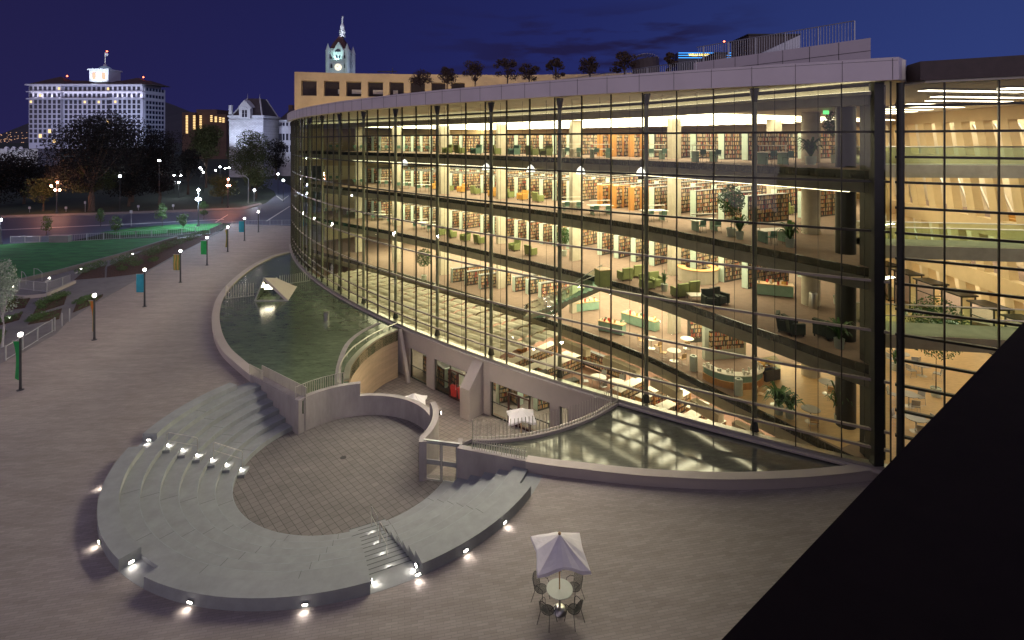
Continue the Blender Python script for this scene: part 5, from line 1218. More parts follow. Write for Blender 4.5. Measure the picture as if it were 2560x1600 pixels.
# ---------------------------------------------------------------- near walkway wall at the lower right
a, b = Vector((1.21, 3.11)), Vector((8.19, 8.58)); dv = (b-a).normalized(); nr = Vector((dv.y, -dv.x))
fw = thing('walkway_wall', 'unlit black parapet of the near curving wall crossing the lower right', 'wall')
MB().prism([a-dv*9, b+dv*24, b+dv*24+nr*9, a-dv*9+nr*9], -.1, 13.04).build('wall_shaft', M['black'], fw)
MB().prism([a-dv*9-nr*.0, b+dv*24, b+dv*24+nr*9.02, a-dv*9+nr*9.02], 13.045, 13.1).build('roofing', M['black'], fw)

# ---------------------------------------------------------------- right-hand wing behind its own glass
rwg = thing('atrium_wing', 'glass walled atrium wing right of the library corner with slotted tan wall inside', 'building')
R0, R1 = Vector((17.9, 25.05)), Vector((21.7, 22.7)); rd = (R1-R0).normalized(); R2 = R0+rd*16
MB().quad((R0.x, R0.y, 0), (R2.x, R2.y, 0), (R2.x, R2.y, 18.7), (R0.x, R0.y, 18.7)).build('glass_wall', M['glass2'], rwg, norm=False)
def rpx(px): 
    # point on the line R0 + rd*t seen at column px
    q = (px-CX)/F; t_ = (q*R0.y-R0.x)/(rd.x-q*rd.y); return R0+rd*t_
for px in (2361, 2497, 2640, 2790):
    p = rpx(px); MB().box((p.x, p.y, 9.35), (.06, .2, 18.6), rz=atan2(rd.y, rd.x)).build('mullion', M['mull'], rwg)
z = 18.79-1.18; ofn = Vector((rd.y, -rd.x))
while z > .3:
    MB().ribbon([R0+ofn*.1, R2+ofn*.1], [R0-ofn*.06, R2-ofn*.06], z-.055, z+.055).build('transom', M['mull'], rwg); z -= 1.18
rp_ = [Vector((18.75, 25.45)), R0+ofn*.5+rd*.9, R2+ofn*.5, R2+Vector((30, 10)), Vector((60, 75)), Vector((40, 80)), Vector((38.1, 62)), Vector((30.1, 42))]
MB().prism(rp_, 18.72, 19.58).build('roof', M['brown'], rwg)
MB().prism([Vector((18.9, 25.9)), R0+ofn*.3+rd*1.1, R2+ofn*.3, R2+Vector((28, 10)), Vector((58, 74)), Vector((41, 78)), Vector((38.3, 62)), Vector((30.3, 42))], 18.62, 18.715).build('ceiling', M['ceil'], rwg)
MB().prism([R0-rd*.1, R2, R2+Vector((30, 10)), Vector((60, 75)), Vector((37.8, 62)), Vector((28.1, 40.8)), Vector((19.3, 28.5))], -.2, .02).build('floor', M['cafe'], rwg)
MB().tube([(18.05, 24.9, 0), (18.05, 24.9, 18.7)], .16, 12).build('corner_mullion', M['dmetal'], rwg)
# slotted tan wall
lean = .19
def zs(zz, y): return zz
i = 0; y = 36.0
MBk = []
levels = [(1.2, 4.6), (5.4, 8.6), (10.2, 13.5), (15.0, 17.6)]
X0 = lambda y: 36.5+(y-36)*.13
bands = [(-.1, 1.0), (4.3, 5.6), (8.6, 9.9), (13.4, 14.8), (17.6, 18.6)]
lnw = [Vector((X0(v), v)) for v in (30, 40, 50, 60, 74)]
for (a_, b_) in bands: MB().ribbon(lnw, [p+Vector((.72, 0)) for p in lnw], a_, b_).build('wall_band', M['tan'], rwg)
y = 31.0
while y < 72:
    for (a_, b_) in zip([1.0, 5.6, 9.9, 14.8], [4.3, 8.6, 13.4, 17.6]):
        x = X0(y); h = b_-a_; s0 = -(a_-8)*lean; s1 = -(b_-8)*lean; v = []
        for zz, s_ in ((a_+.002, s0), (b_-.002, s1)):
            for dx, dy in ((.003, -.55), (1.88, -.55), (1.88, .55), (.003, .55)): v.append((x+dx*.38, y+dy*.68-s_, zz))
        MB().add(v, [(3, 2, 1, 0), (4, 5, 6, 7), (0, 1, 5, 4), (1, 2, 6, 5), (2, 3, 7, 6), (3, 0, 4, 7)]).build('wall_pier', M['tan'], rwg)
    y += 2.45
bk_ = [p+Vector((5.5, 0)) for p in lnw]; MB().ribbon(bk_, [p+Vector((.3, 0)) for p in bk_], 0, 18.6).build('rear_wall', M['cream'], rwg)
for z_ in (5.0, 9.3, 14.1): MB().ribbon([p+Vector((.73, 0)) for p in lnw], [p+Vector((5.4, 0)) for p in lnw], z_-.3, z_+.3).build('rear_floor', M['carpet'], rwg)
y = 32.2
while y < 70:
    for z_, h in ((15.0, 2.4), (10.2, 3.0), (5.8, 2.6)):
        MB().bar((X0(y)+3.2, y-.7, z_), (X0(y)+3.2, y+.9, z_+h), .16).build('brace', M['white'], rwg)
    y += 2.45
# bridges with green glass rails
for z_, ya, yb_ in ((FL[0], 32.2, 30.5), (FL[1], 31.8, 29.2), (FL[2], 30.2, 27.6)):
    A_, B_ = Vector((20.6, ya)), Vector((37.5, yb_)); MB().ribbon([A_, B_], [A_+Vector((.2, 2.4)), B_+Vector((.2, 2.4))], z_-.75, z_).build('bridge_deck', M['slab'], rwg)
    for o_ in (0, 2.3):
        m_ = MB(); m_.quad((A_.x, A_.y+o_, z_+.02), (B_.x, B_.y+o_, z_+.02), (B_.x, B_.y+o_, z_+1.05), (A_.x, A_.y+o_, z_+1.05)); m_.build('glass_rail', M['gglass'], rwg, norm=False); MB().tube([(A_.x, A_.y+o_, z_+1.08), (B_.x, B_.y+o_, z_+1.08)], .04, 6).build('handrail', M['steel'], rwg)
    m_ = MB(); m_.ribbon([A_+Vector((.4, 1.0)), B_+Vector((-.2, 1.0))], [A_+Vector((.4, 1.2)), B_+Vector((-.2, 1.2))], z_-.80, z_-.755); m_.build('bridge_fill_strip', M['lampg'], rwg)  # unseen strip added as fill under each bridge
# shop fronts under the slotted wall
y = 33
while y < 62:
    x = X0(y)-1.2; m_ = MB(); 
    for dx, dy in ((0, 0), (0, 2.0), (1.1, 0)): m_.box((x+dx, y+dy, 1.7), (.09, .09, 3.4))
    for zz in (.1, 2.5, 3.4): m_.bar((x, y, zz), (x, y+2.0, zz), .08); m_.bar((x, y, zz), (x+1.1, y, zz), .08)
    m_.box((x+.5, y+1, 3.5), (1.5, 2.3, .12)); fo = m_.build('shop_front', M['dmetal'], rwg)
    MB().quad((x, y, .1), (x, y+2, .1), (x, y+2, 3.4), (x, y, 3.4)).build('pane', M['gglass'], fo, norm=False); y += 3.4
for i, (px, py) in enumerate(((2272, 985), (2305, 912), (2290, 1045), (2254, 884), (2340, 806), (2296, 782))):
    p = floor_pt(px, py, .76); t = thing('round_table', 'pale round metal table on the tan atrium floor', 'table', (p.x, p.y, .02), group='metal tables in the atrium'); MB().lathe((0, 0, .72), [(0, 0), (.5, 0), (.5, .03), (0, .03)], 24).build('table_top', M['galv'], t); MB().tube([(0, 0, 0), (0, 0, .72)], .04, 8).build('stem', M['steel'], t); MB().lathe((0, 0, 0), [(0, .03), (.3, 0)], 16).build('base', M['steel'], t)
    for a in (.3, 2.3, 4.4): put_chair(p.x+.85*cos(a+i), p.y+.85*sin(a+i), .02, a+i-pi/2, 'cafe', 'pale metal chair at a round table in the atrium', 'metal chairs in the atrium')
ficus(Vector((26.5, 33.5, .02)), 6.0, 1.7, 'large leafy tree in the atrium right of the corner')
palm(W(2238, 926, .02), 1.6, 20, 'round potted plant just inside the atrium glass', .7)
for i, (yy, xx) in enumerate(((34, 29), (37, 30), (40, 31), (43, 31), (46, 32), (49, 33), (52, 33), (31, 27), (27.3, 23.5), (26.2, 26.5), (25.4, 29.5), (25.0, 33), (24.6, 36))):  # strips added as fill; the row nearest the glass lights the tan wall
    t = thing('ceiling_light', 'added fill strip light under the atrium roof', 'ceiling light', (xx, yy, 18.55), .15, 'added fill strips under the atrium roof'); MB().box((0, 0, 0), (6, .7, .06)).build('housing', M['ceil'], t); MB().box((0, 0, -.037), (5.9, .55, .012)).build('lens', M['lampg'], t)
y = 34
while y < 70:
    for z_ in (4.6, 8.9, 13.7, 17.3): pass
    y += 5
for z_ in (4.95, 9.25, 14.05, 18.5):
    o = MB(); [o.box((X0(v)+3.9, v, z_-.36 if z_ < 18 else z_), (1.1, 2.6, .03)) for v in (34, 37, 40, 43, 46, 49, 52, 55, 58, 64)]; o.build('gallery_fill_light', M['lampg'], rwg)  # unseen panels added as fill to brighten the wall behind the slots
t = thing('armchair', 'orange bench seat on the atrium gallery', 'seat', (X0(43)+2.6, 43, 9.31), radians(90)); MB().box((0, 0, .25), (2.0, .7, .45)).build('seat', M['orangef'], t); MB().box((0, -.3, .65), (2.0, .15, .5)).build('backrest', M['orangef'], t)

# ---------------------------------------------------------------- on the library roof
EDR = [WD(2176.6, 0, 28.2), WD(1735, 0, 37.2)]
q0, q1 = Vector((EDR[0].x, EDR[0].y)), Vector((EDR[1].x, EDR[1].y)); qd = (q1-q0).normalized(); qn = Vector((qd.y, -qd.x))
tw_ = thing('roof_parapet', 'raised pale parapet block on the roof above the library corner', 'parapet')
MB().prism([q0, q1, q1+Vector((2.4, 6.5)), q0+Vector((3.2, 5.0))], 19.85, 21.42).build('parapet_wall', M['fascia'], tw_)
m_ = MB()
for i in range(1, 7): p = q0+(q1-q0)*(i/7)-qn*.004; m_.bar((p.x, p.y, 19.9), (p.x, p.y, 21.4), .02)
a_, b_ = q0-qn*.01, q1-qn*.01; m_.bar((a_.x, a_.y, 20.75), (b_.x, b_.y, 20.75), .02); m_.build('panel_joints', M['dmetal'], tw_)
def roof_rail(pts, z, label, h=1.1):
    t = thing('railing', label, 'railing'); g = resample(pts, .16); m_ = MB(); [m_.bar((p.x, p.y, z+.05), (p.x, p.y, z+h), .022) for p in g]; m_.build('balusters', M['galv'], t)
    MB().tube([(p.x, p.y, z+h) for p in pts], .03, 6).build('rail', M['galv'], t)
    for p in resample(pts, 1.9): MB().bar((p.x, p.y, z), (p.x, p.y, z+h), .05).build('post', M['galv'], t)
roof_rail([q0+qd*.9+qn*.3, q1+qn*.3], 21.42, 'tall metal railing on the raised roof parapet')
rl_ = [WD(1740, 0, 33.5), WD(1688, 0, 34.6), WD(1568, 0, 38), WD(1400, 0, 44), WD(1250, 0, 52)]; roof_rail([Vector((p.x, p.y)) for p in rl_], 19.9, 'long metal railing along the lower roof terrace')
for px0, px1, dpt, zt, lb in ((1872, 1997, 37, 23.3, 'dark boxy plant room on the roof behind the tall railing'), (1790, 1817, 38, 22.2, 'small dark box on the roof left of the plant room')):
    a_, b_ = WD(px0, 0, dpt), WD(px1, 0, dpt); t = thing('plant_room', lb, 'roof building', ((a_.x+b_.x)/2, dpt, 21)); MB().box((0, 1.5, (zt-21)/2-.5), (b_.x-a_.x, 3, zt-21+1)).build('walls', M['brown'], t); MB().box((0, 1.5, zt-21+.04), (b_.x-a_.x+.2, 3.2, .07)).build('roof', M['dmetal'], t)
t = thing('roof_stair_rail', 'sloping solid stair parapet on the roof right of the plant room', 'parapet'); A_, B_ = WD(1905, 132, 34), WD(2000, 88, 34); C_ = WD(2000, 128, 34)
MB().add([A_, C_, B_, A_+Vector((0, .3, 0)), C_+Vector((0, .3, 0)), B_+Vector((0, .3, 0))], [(0, 1, 2), (5, 4, 3), (0, 3, 4, 1), (1, 4, 5, 2), (2, 5, 3, 0)]).build('stair_wall', M['galv'], t)
dm = thing('roof_skylight', 'round ribbed skylight drum on the roof between the small trees', 'skylight', WD(1618, 160, 60)); MB().tube([(0, 0, -4), (-.2, 0, -.2), (-.3, 0, .5)], [1.4, 1.5, 1.55], 20).build('drum', M['brown'], dm)
m_ = MB(); [m_.box((-.3+x, 0, .56+.42*(1-(x/1.5)**2)), (.12, 2.6*sqrt(1-(x/1.6)**2), .05)) for x in [-1.4+.28*i for i in range(11)]]; m_.build('ribs', M['precast'], dm)

# slotted wall behind the roof
yw = thing('slotted_wall', 'tan wall with a row of square openings rising behind the library roof', 'wall')
WL = smoothline([Vector((-34.5, 85)), Vector((-26, 86.8)), Vector((-17, 88)), Vector((-8, 88.8)), Vector((0, 89)), Vector((12, 88)), Vector((26, 84))], 6)
xs = [752.8, 791.6, 809.6, 848.5, 865, 903, 919.5, 957.5, 973, 1009.5, 1026, 1062.5, 1078, 1113.6, 1128.5, 1162]
def wlpx(px):
    for a, b in zip(WL, WL[1:]):
        xa, xb = CX+F*a.x/a.y, CX+F*b.x/b.y
        if xa-.01 <= px <= xb+.01: return a+(b-a)*((px-xa)/(xb-xa))
    return WL[-1]
def between(px0, px1):
    a, b = wlpx(px0), wlpx(px1); return [a]+[p for p in WL if CX+F*p.x/p.y > px0+1 and CX+F*p.x/p.y < px1-1]+[b]
x_l, x_r = 736.2, 1600
def wseg(l, z0, z1, nm='wall_panel'): MB().ribbon(l, offset(l, 1.6), z0, z1).build(nm, M['tanwall'], yw)
wseg(between(x_l, x_r), 25.6, 26.95, 'wall_band'); wseg(between(x_l, x_r), 12, 23.2, 'wall_band')
e_ = [x_l]+xs+[x_r]
for a, b in zip(e_[::2], e_[1::2]): wseg(between(a, b), 23.202, 25.598, 'wall_pier')
bk2 = offset(WL, 4.5); MB().ribbon(bk2[:-8], offset(bk2, .3)[:-8], 20, 27.4).build('rear_wall', M['brown'], yw)
for a, b in ((830, 848), (866, 902), (921, 957), (973, 985)):
    p, q = wlpx(a)+Vector((0, 3)), wlpx(b)+Vector((0, 3)); MB().bar((p.x, p.y, 24.2), (q.x, q.y, 24.2), .25, .7).build('gallery_panel', M['fabric'], yw)
t = thing('roof_pipework', 'dark maintenance rail standing on the tan slotted wall', 'pipework', (-20.5, 88, 27)); MB().tube([(-1.6, 0, .35), (1.6, 0, .35)], .08, 6).build('rail', M['dmetal'], t); MB().tube([(.9, 0, 0), (.9, 0, .9)], .06, 6).build('post', M['dmetal'], t)
la = bpy.data.lights.new('assumed_wall_wash', 'AREA'); la.shape = 'RECTANGLE'; la.size = 42; la.size_y = .6; la.energy = 1500; la.color = (1, .76, .40)  # assumed area lamp, hidden behind the roof to light the tan wall
lo = bpy.data.objects.new('assumed_wall_wash', la); C.objects.link(lo); lo.location = (-14, 77.5, 20.1); lo.rotation_euler = Vector((0, 1, .42)).to_track_quat('-Z', 'Y').to_euler(); lo.parent = yw

# ---------------------------------------------------------------- far buildings
def floodlight(par, loc, tgt, e, col, size=60, r=.5):
    ld = bpy.data.lights.new('floodlight', 'SPOT'); ld.energy = e; ld.color = col; ld.spot_size = radians(size); ld.spot_blend = .6; ld.shadow_soft_size = r
    lo = bpy.data.objects.new('floodlight', ld); C.objects.link(lo); lo.location = loc; lo.rotation_euler = (Vector(tgt)-Vector(loc)).to_track_quat('-Z', 'Y').to_euler(); lo.parent = par
# hotel
D = 640; s = D/F; X = lambda px: (px-CX)*s; Z = lambda py: EYE-(py-HZ)*s
ho = thing('hotel', 'grand white floodlit hotel block with dark hipped roof and small domed tower', 'hotel')
def hb(x0, x1, y0, y1, dep, nm, mt, dy=0): MB().box(((X(x0)+X(x1))/2, D+dep/2+dy, (Z(y0)+Z(y1))/2), (X(x1)-X(x0), dep, Z(y0)-Z(y1))).build(nm, mt, ho)
hb(72, 362, 214.4, 372, 30, 'wall', M['hotelw']); hb(84, 158, 214.4, 372, 4, 'wing_wall', M['hotelw'], -3.5); hb(280, 362, 214.4, 372, 4, 'wing_wall', M['hotelw'], -3.5)
v0, v1 = Vector(((362-CX)*(D-3.5)/F, D-3.5)), Vector(((413-CX)*(D+30)/F, D+30))
MB().prism([v0, v1, v1+Vector((-22, 2)), v0+Vector((-14, 16))], 0, Z(219)).build('side_wall', M['hotelw'], ho)
hb(72, 363, 211, 214.5, 34, 'cornice', M['hotelw'], -5.5); hb(73, 362, 229, 231, 33, 'cornice', M['hotelw'], -4.6); hb(73, 362, 246, 249, 33, 'cornice', M['hotelw'], -4.5)
def hip(x0, x1, yb, yt, ins, nm='roof', dy=-4, dep=36):
    a, b, zb, zt = X(x0), X(x1), Z(yb), Z(yt); i = ins*s; v = [(a, D+dy, zb), (b, D+dy, zb), (b, D+dy+dep, zb), (a, D+dy+dep, zb), (a+i, D+dy+dep/2, zt), (b-i, D+dy+dep/2, zt)]
    MB().add(v, [(0, 1, 5, 4), (1, 2, 5), (2, 3, 4, 5), (3, 0, 4), (3, 2, 1, 0)]).build(nm, M['hotelr'], ho)
hip(80, 384, 211, 198, 30, dy=-2, dep=36); hip(82, 178, 211, 189, 46, dy=-6); hip(275, 378, 211.5, 192, 48, dy=-6)
cz = lambda: None
tw = (X(244), D+12)
MB().box((tw[0], tw[1], (Z(172)+Z(204))/2), (X(268)-X(220), 20, Z(172)-Z(204))).build('tower', M['hotelw'], ho); MB().box((tw[0], tw[1], Z(173)), (X(271)-X(218), 23, 1.6)).build('tower_cornice', M['hotelw'], ho)
MB().lathe((tw[0], tw[1], Z(173)), [((X(260)-X(229))/2*cos(a*pi/16), (X(260)-X(229))/2*.75*sin(a*pi/16)) for a in range(9)], 20).build('dome', mat('lit_dome', (.4, .6, .65), .5), ho, smooth=True)
MB().tube([(tw[0], tw[1], Z(164)), (tw[0], tw[1], Z(158))], 2.0, 10).build('lantern', M['hotelw'], ho); MB().tube([(tw[0], tw[1], Z(160)), (tw[0], tw[1], Z(126))], .35, 6).build('flagpole', M['white'], ho)
MB().quad((tw[0], tw[1], Z(128)), (tw[0]+4, tw[1]-.5, Z(130)), (tw[0]+4, tw[1]-.5, Z(135)), (tw[0], tw[1], Z(136))).build('flag', M['hotelw'], ho)
M['beacon'] = emis('red_beacon', (1, .12, .05), 12)
for x, y in ((248.5, 124), (147, 187), (341, 190)): MB().lathe((X(x), D+12, Z(y)), [(0, -1), (1, 0), (0, 1)], 8).build('beacon', M['beacon'], ho)
for x in (232, 256): MB().box((X(x), tw[1]-10.2, Z(189)), (3.8, .3, 8)).build('lit_window', emis('hotel_tower_window', (1, .6, .42), 1.2), ho)
cols = [84+ (352-84)*i/23 for i in range(24)]; nwin = 0; wmb = MB(); rnd = random.Random(5)
rows = [222, 239]+[255+13.2*.92*i for i in range(9)]
proto = None
for r_, y in enumerate(rows):
    for x in cols:
        if 158 < x < 280: yy = D
        else: yy = D-3.5
        arch = r_ in (0, 2); w2, h2 = 3.3, (4.6 if r_ < 2 else 4.2)
        if rnd.random() < .03: m3 = 'winlit'
        else: m3 = 'winkd'
        if nwin < 96:
            if proto is None or m3 == 'winlit': o = MB().box((0, 0, 0), (w2*(.7 if m3 == 'winlit' else 1), .3, h2*(.65 if m3 == 'winlit' else 1))).build('window', M[m3], ho)
            else: o = proto.copy(); C.objects.link(o); o.parent = ho
            if m3 == 'winkd' and proto is None: proto = o
            o.location = (X(x), yy-.1, Z(y)); nwin += 1
        else: wmb.box((X(x), yy-.1, Z(y)), (w2, .3, h2), m=1 if m3 == 'winlit' else 0)
for r_, y in enumerate(rows):
    for i in range(6): p = v0+(v1-v0)*((i+.7)/6.6); wmb.box((p.x+.1, p.y, Z(y+1)), (.8, 3.0, 3.6), rz=0)
o = wmb.build('windows', [M['winkd'], M['winlit']], ho); o['kind'] = 'stuff'
al = bpy.data.lights.new('cornice_lights', 'AREA'); 
for i in range(14):
    x = 96+i*20; floodlight(ho, (X(x), D-9, Z(252)), (X(x), D, Z(214)), 9000, (.86, .84, 1), 70)
floodlight(ho, (X(120), D-130, 6), (X(150), D, 50), 2.2e5, (.50, .58, 1), 75, 4); floodlight(ho, (X(320), D-130, 6), (X(300), D, 50), 3.4e5, (.62, .68, 1), 75, 4)
floodlight(ho, (X(430), D-80, 6), (X(390), D+10, 50), .2e6, (.50, .68, 1), 70, 4); floodlight(ho, (tw[0], D-25, Z(212)), (tw[0], D+12, Z(172)), 90000, (.8, .95, 1), 60)
# brick block
D = 470; s = D/F
bb = thing('brick_apartment_block', 'dark brown brick apartment block with lit stair windows right of the hotel', 'apartment block')
for x0, x1, yt, dy in ((455, 487, 281, 0), (484, 536, 273, 4), (530, 569, 286, -2)): MB().box(((X(x0)+X(x1))/2, D+10+dy, Z(yt)/2), (X(x1)-X(x0), 20, Z(yt))).build('wall', M['brick'], bb)
for x, y0, y1, n_ in ((467.5, 290, 332, 12), (486, 290, 322, 9), (502, 290, 320, 8), (532, 290, 303, 4), (543, 293, 304, 4), (554, 295, 304, 3), (562, 296, 305, 3)):
    for i in range(n_): MB().box((X(x), D-2.2 if x > 528 else (D-.1 if x < 487 and x != 486 else D-.2), Z(y0+(y1-y0)*i/(n_-1))), (1.7, .6, .9)).build('window', M['winlit'], bb)
# city hall gable wing
D = 235; s = D/F
ch = thing('city_hall_wing', 'floodlit stone city hall wing with steep slate roof and arched dormer', 'city hall wing')
x0, x1 = X(573), X(658); MB().box(((x0+x1)/2, D+8, (Z(290))/2), (x1-x0, 16, Z(290))).build('wall', M['stonec'], ch); MB().box(((x0+x1)/2, D+8, Z(291)), (x1-x0+1, 17, .9)).build('cornice', M['stone'], ch); MB().box(((x0+x1)/2, D+8, Z(300)), (x1-x0+.6, 16.6, .4)).build('string_course', M['stone'], ch)
v = [(X(579), D, Z(289)), (X(655), D, Z(289)), (X(655), D+16, Z(289)), (X(579), D+16, Z(289)), (X(605), D+5, Z(244)), (X(636), D+5, Z(244)), (X(636), D+11, Z(244)), (X(605), D+11, Z(244))]
MB().add(v, [(0, 1, 5, 4), (1, 2, 6, 5), (2, 3, 7, 6), (3, 0, 4, 7), (4, 5, 6, 7)]).build('roof', M['slate'], ch)
m_ = MB(); [m_.bar(v[a], v[a+4], .5) for a in range(4)]; m_.build('ridge_ribs', M['stone'], ch)
for a in (4, 5): MB().tube([Vector(v[a]), Vector(v[a])+Vector((0, 0, 2.2))], [.14, .03], 6).build('finial', M['stone'], ch)
MB().box((X(616), D-.4, (Z(296)+Z(268))/2), (X(630)-X(602), 2.4, Z(268)-Z(296))).build('dormer_wall', M['stone'], ch)
MB().add([(X(600), D-1.7, Z(268)), (X(632), D-1.7, Z(268)), (X(616), D-1.7, Z(250)), (X(600), D+3, Z(268)), (X(632), D+3, Z(268)), (X(616), D+3, Z(250))], [(0, 1, 2), (5, 4, 3), (0, 3, 4, 1), (1, 4, 5, 2), (2, 5, 3, 0)]).build('dormer_gable', M['stone'], ch)
for x in (601, 631): MB().tube([(X(x), D-1.2, Z(272)), (X(x), D-1.2, Z(264))], [.3, .1], 6).build('pinnacle', M['stone'], ch)
m_ = MB(); [m_.box((X(xx), D-1.65, Z(yy)), (.85, .2, 1.5)) for xx in (612.5, 619.5) for yy in (280, 289)]; m_.lathe((X(616), D-1.6, Z(273)), [(0, 0), (1.1, 0)], 14, a0=0, a1=pi); m_.build('window', M['winkd'], ch)
MB().tube([(X(616)+1.15*cos(a*pi/10), D-1.66, Z(274)+1.15*sin(a*pi/10)) for a in range(11)], .16, 6).build('window_arch', M['stone'], ch)
MB().box((X(580), D-1, Z(275)), (1.2, 1.2, 4)).build('corner_statue', M['stone'], ch)
# turret wing
tu = thing('city_hall_turret', 'round floodlit stone turret with conical slate roof beside the city hall gable', 'city hall turret')
MB().lathe((X(698), D+14, 0), [((X(730)-X(666))/2, 0), ((X(730)-X(666))/2, Z(301)), ((X(730)-X(666))/2+.4, Z(300)), ((X(730)-X(666))/2+.4, Z(298))], 28).build('wall', M['stone'], tu)
MB().lathe((X(712), D+12, Z(298)), [(2.3, 0), (1.6, 1.6), (.05, 5.6)], 20).build('turret_roof', M['slate'], tu); MB().lathe((X(698), D+14, Z(298)), [((X(730)-X(666))/2+.4, 0), (.6, 5.2), (0, 5.4)], 24).build('roof', M['slate'], tu)
for i in range(9):
    a = radians(200+17.5*i)
    for z_, h in ((Z(309), 1.5), (Z(342), 3.0), (Z(372), 3.0)): R_ = (X(730)-X(666))/2; MB().box((X(698)+R_*cos(a), D+14+R_*sin(a), z_), (1.0, .4, h), rz=a+pi/2).build('window', M['winkd'], tu)
MB().lathe((X(698), D+14, Z(317)), [((X(730)-X(666))/2, 0), ((X(730)-X(666))/2+.35, .1), ((X(730)-X(666))/2+.35, .4), ((X(730)-X(666))/2, .5)], 28).build('string_course', M['stone'], tu)
MB().tube([(X(716), D+20, Z(300)), (X(716), D+20, Z(216))], [.16, .08], 6).build('flagpole', M['stone'], tu)
m_ = MB(); [m_.quad((X(716), D+20+i*.02, Z(220)), (X(716)+1.4*cos(i*.9), D+20+sin(i), Z(227)), (X(716)+1.2*cos(i*.9), D+20+sin(i), Z(233)), (X(716), D+20, Z(233))) for i in range(4)]; m_.build('flag', M['hotelw'], tu, norm=False)
rr = thing('city_hall_rear_roof', 'dark slate roofs and chimney behind the city hall gable', 'city hall roof'); MB().add([(X(640), D+30, Z(330)), (X(740), D+30, Z(330)), (X(740), D+44, Z(330)), (X(640), D+44, Z(330)), (X(662), D+37, Z(255)), (X(676), D+37, Z(262))], [(0, 1, 5, 4), (1, 2, 5), (2, 3, 4, 5), (3, 0, 4), (3, 2, 1, 0)]).build('roof', M['slate'], rr); MB().box((X(660), D+29, Z(266)), (1.9, 2, 5)).build('chimney', M['brick'], rr)
MB().box((X(728), D+34, Z(278)), (9, 6, 9)).build('side_roof', M['slate'], rr)
floodlight(ch, (X(612), D-16, 13), (X(614), D, 24), 14000, (.62, .72, 1), 80); floodlight(ch, (X(596), D-10, 14), (X(600), D, 20), 5000, (.7, .78, 1), 90); floodlight(tu, (X(690), D-14, 12), (X(696), D+8, 24), 9000, (.55, .62, 1), 80); floodlight(tu, (X(725), D-10, 8), (X(712), D+8, 18), 3500, (.7, .78, 1), 80)
# clock tower
D = 300; s = D/F; cx_ = X(844)
ct = thing('clock_tower', 'floodlit greenish stone clock tower with steep dark roof and statue on top', 'clock tower'); w2 = (X(868)-X(820)); dy = 11
MB().box((cx_, D+dy/2, Z(128)/2+Z(128)/4-5), (w2, dy, Z(128)-20)).build('shaft', M['stonec'], ct)
for y in (128, 149, 160): MB().box((cx_, D+dy/2, Z(y)), (w2+.9, dy+.9, .7)).build('string_course', M['stone'], ct)
for sx in (-1, 1): 
    for sy in (0, 1): c = (cx_+sx*w2/2, D+sy*dy); MB().tube([(c[0], c[1], Z(200)), (c[0], c[1], Z(128))], 1.3, 8).build('corner_turret', M['stone'], ct); MB().tube([(c[0], c[1], Z(128)), (c[0], c[1], Z(108))], [1.55, .05], 8).build('turret_cap', M['stone'], ct)
h4 = w2/2-.2; zr = Z(126); v = [(cx_-h4, D+.3, zr), (cx_+h4, D+.3, zr), (cx_+h4, D+dy-.3, zr), (cx_-h4, D+dy-.3, zr), (cx_-h4*.62, D+dy*.2, Z(105)), (cx_+h4*.62, D+dy*.2, Z(105)), (cx_+h4*.62, D+dy*.8, Z(105)), (cx_-h4*.62, D+dy*.8, Z(105)), (cx_, D+dy/2, Z(80))]
MB().add(v, [(0, 1, 5, 4), (1, 2, 6, 5), (2, 3, 7, 6), (3, 0, 4, 7), (4, 5, 8), (5, 6, 8), (6, 7, 8), (7, 4, 8)]).build('roof', mat('dark_red_roof', (.06, .02, .02), .7), ct)
MB().add([(X(834), D-.8, Z(126)), (X(860), D-.8, Z(126)), (X(847), D-.8, Z(105)), (X(834), D+4, Z(126)), (X(860), D+4, Z(126)), (X(847), D+4, Z(105))], [(0, 1, 2), (5, 4, 3), (0, 3, 4, 1), (1, 4, 5, 2), (2, 5, 3, 0)]).build('gable', M['stone'], ct); MB().box((X(847), D-.3, Z(136)), (X(860)-X(834), 1, 4.6)).build('gable_wall', M['stone'], ct)
m_ = MB(); ang_ = [(cos(a*pi/12)*1.6, sin(a*pi/12)*1.6) for a in range(13)]; m_.add([(X(846), D-.95, Z(130))]+[(X(846)+a, D-.95, Z(130)+b) for a, b in ang_], [(0, i, i+1) for i in range(1, 13)])
for x in (829, 843, 850, 863): m_.box((X(x), D-.9, Z(143)), (.9, .3, 1.9))
for x in (829, 863): m_.box((X(x), D-.2, Z(165)), (1, .5, 2.4))
m_.build('window', M['winkd'], ct, norm=False)
MB().tube([(X(846), D-.3, Z(168)), (X(846), D-.7, Z(168))], 1.95, 24).build('clock_face', emis('clock_face', (1, .93, .75), 1.3), ct)
m_ = MB(); 
for i in range(12): a = i*pi/6; m_.bar((X(846)+1.5*cos(a), D-.75, Z(168)+1.5*sin(a)), (X(846)+1.8*cos(a), D-.75, Z(168)+1.8*sin(a)), .12)
m_.bar((X(846), D-.78, Z(168)), (X(846)-.9, D-.78, Z(168)+.5), .14); m_.bar((X(846), D-.78, Z(168)), (X(846)+.1, D-.78, Z(168)+1.5), .12); m_.build('clock_hands', M['dmetal'], ct)
c = (X(848), D+dy/2); MB().tube([(c[0], c[1], Z(y)) for y in (88, 80, 79, 72, 71, 62, 52)], [1.7, 1.5, 1.75, 1.75, 1.3, 1.3, .35], 12).build('lantern', M['stone'], ct)
MB().tube([(c[0], c[1], Z(y)) for y in (52, 48, 45, 41, 38, 36, 34)], [.35, .55, .45, .5, .2, .28, .05], 8).build('statue', M['stone'], ct); MB().tube([(c[0], c[1], Z(42)), (c[0]+.8, c[1], Z(34))], .14, 6).build('raised_arm', M['stone'], ct)
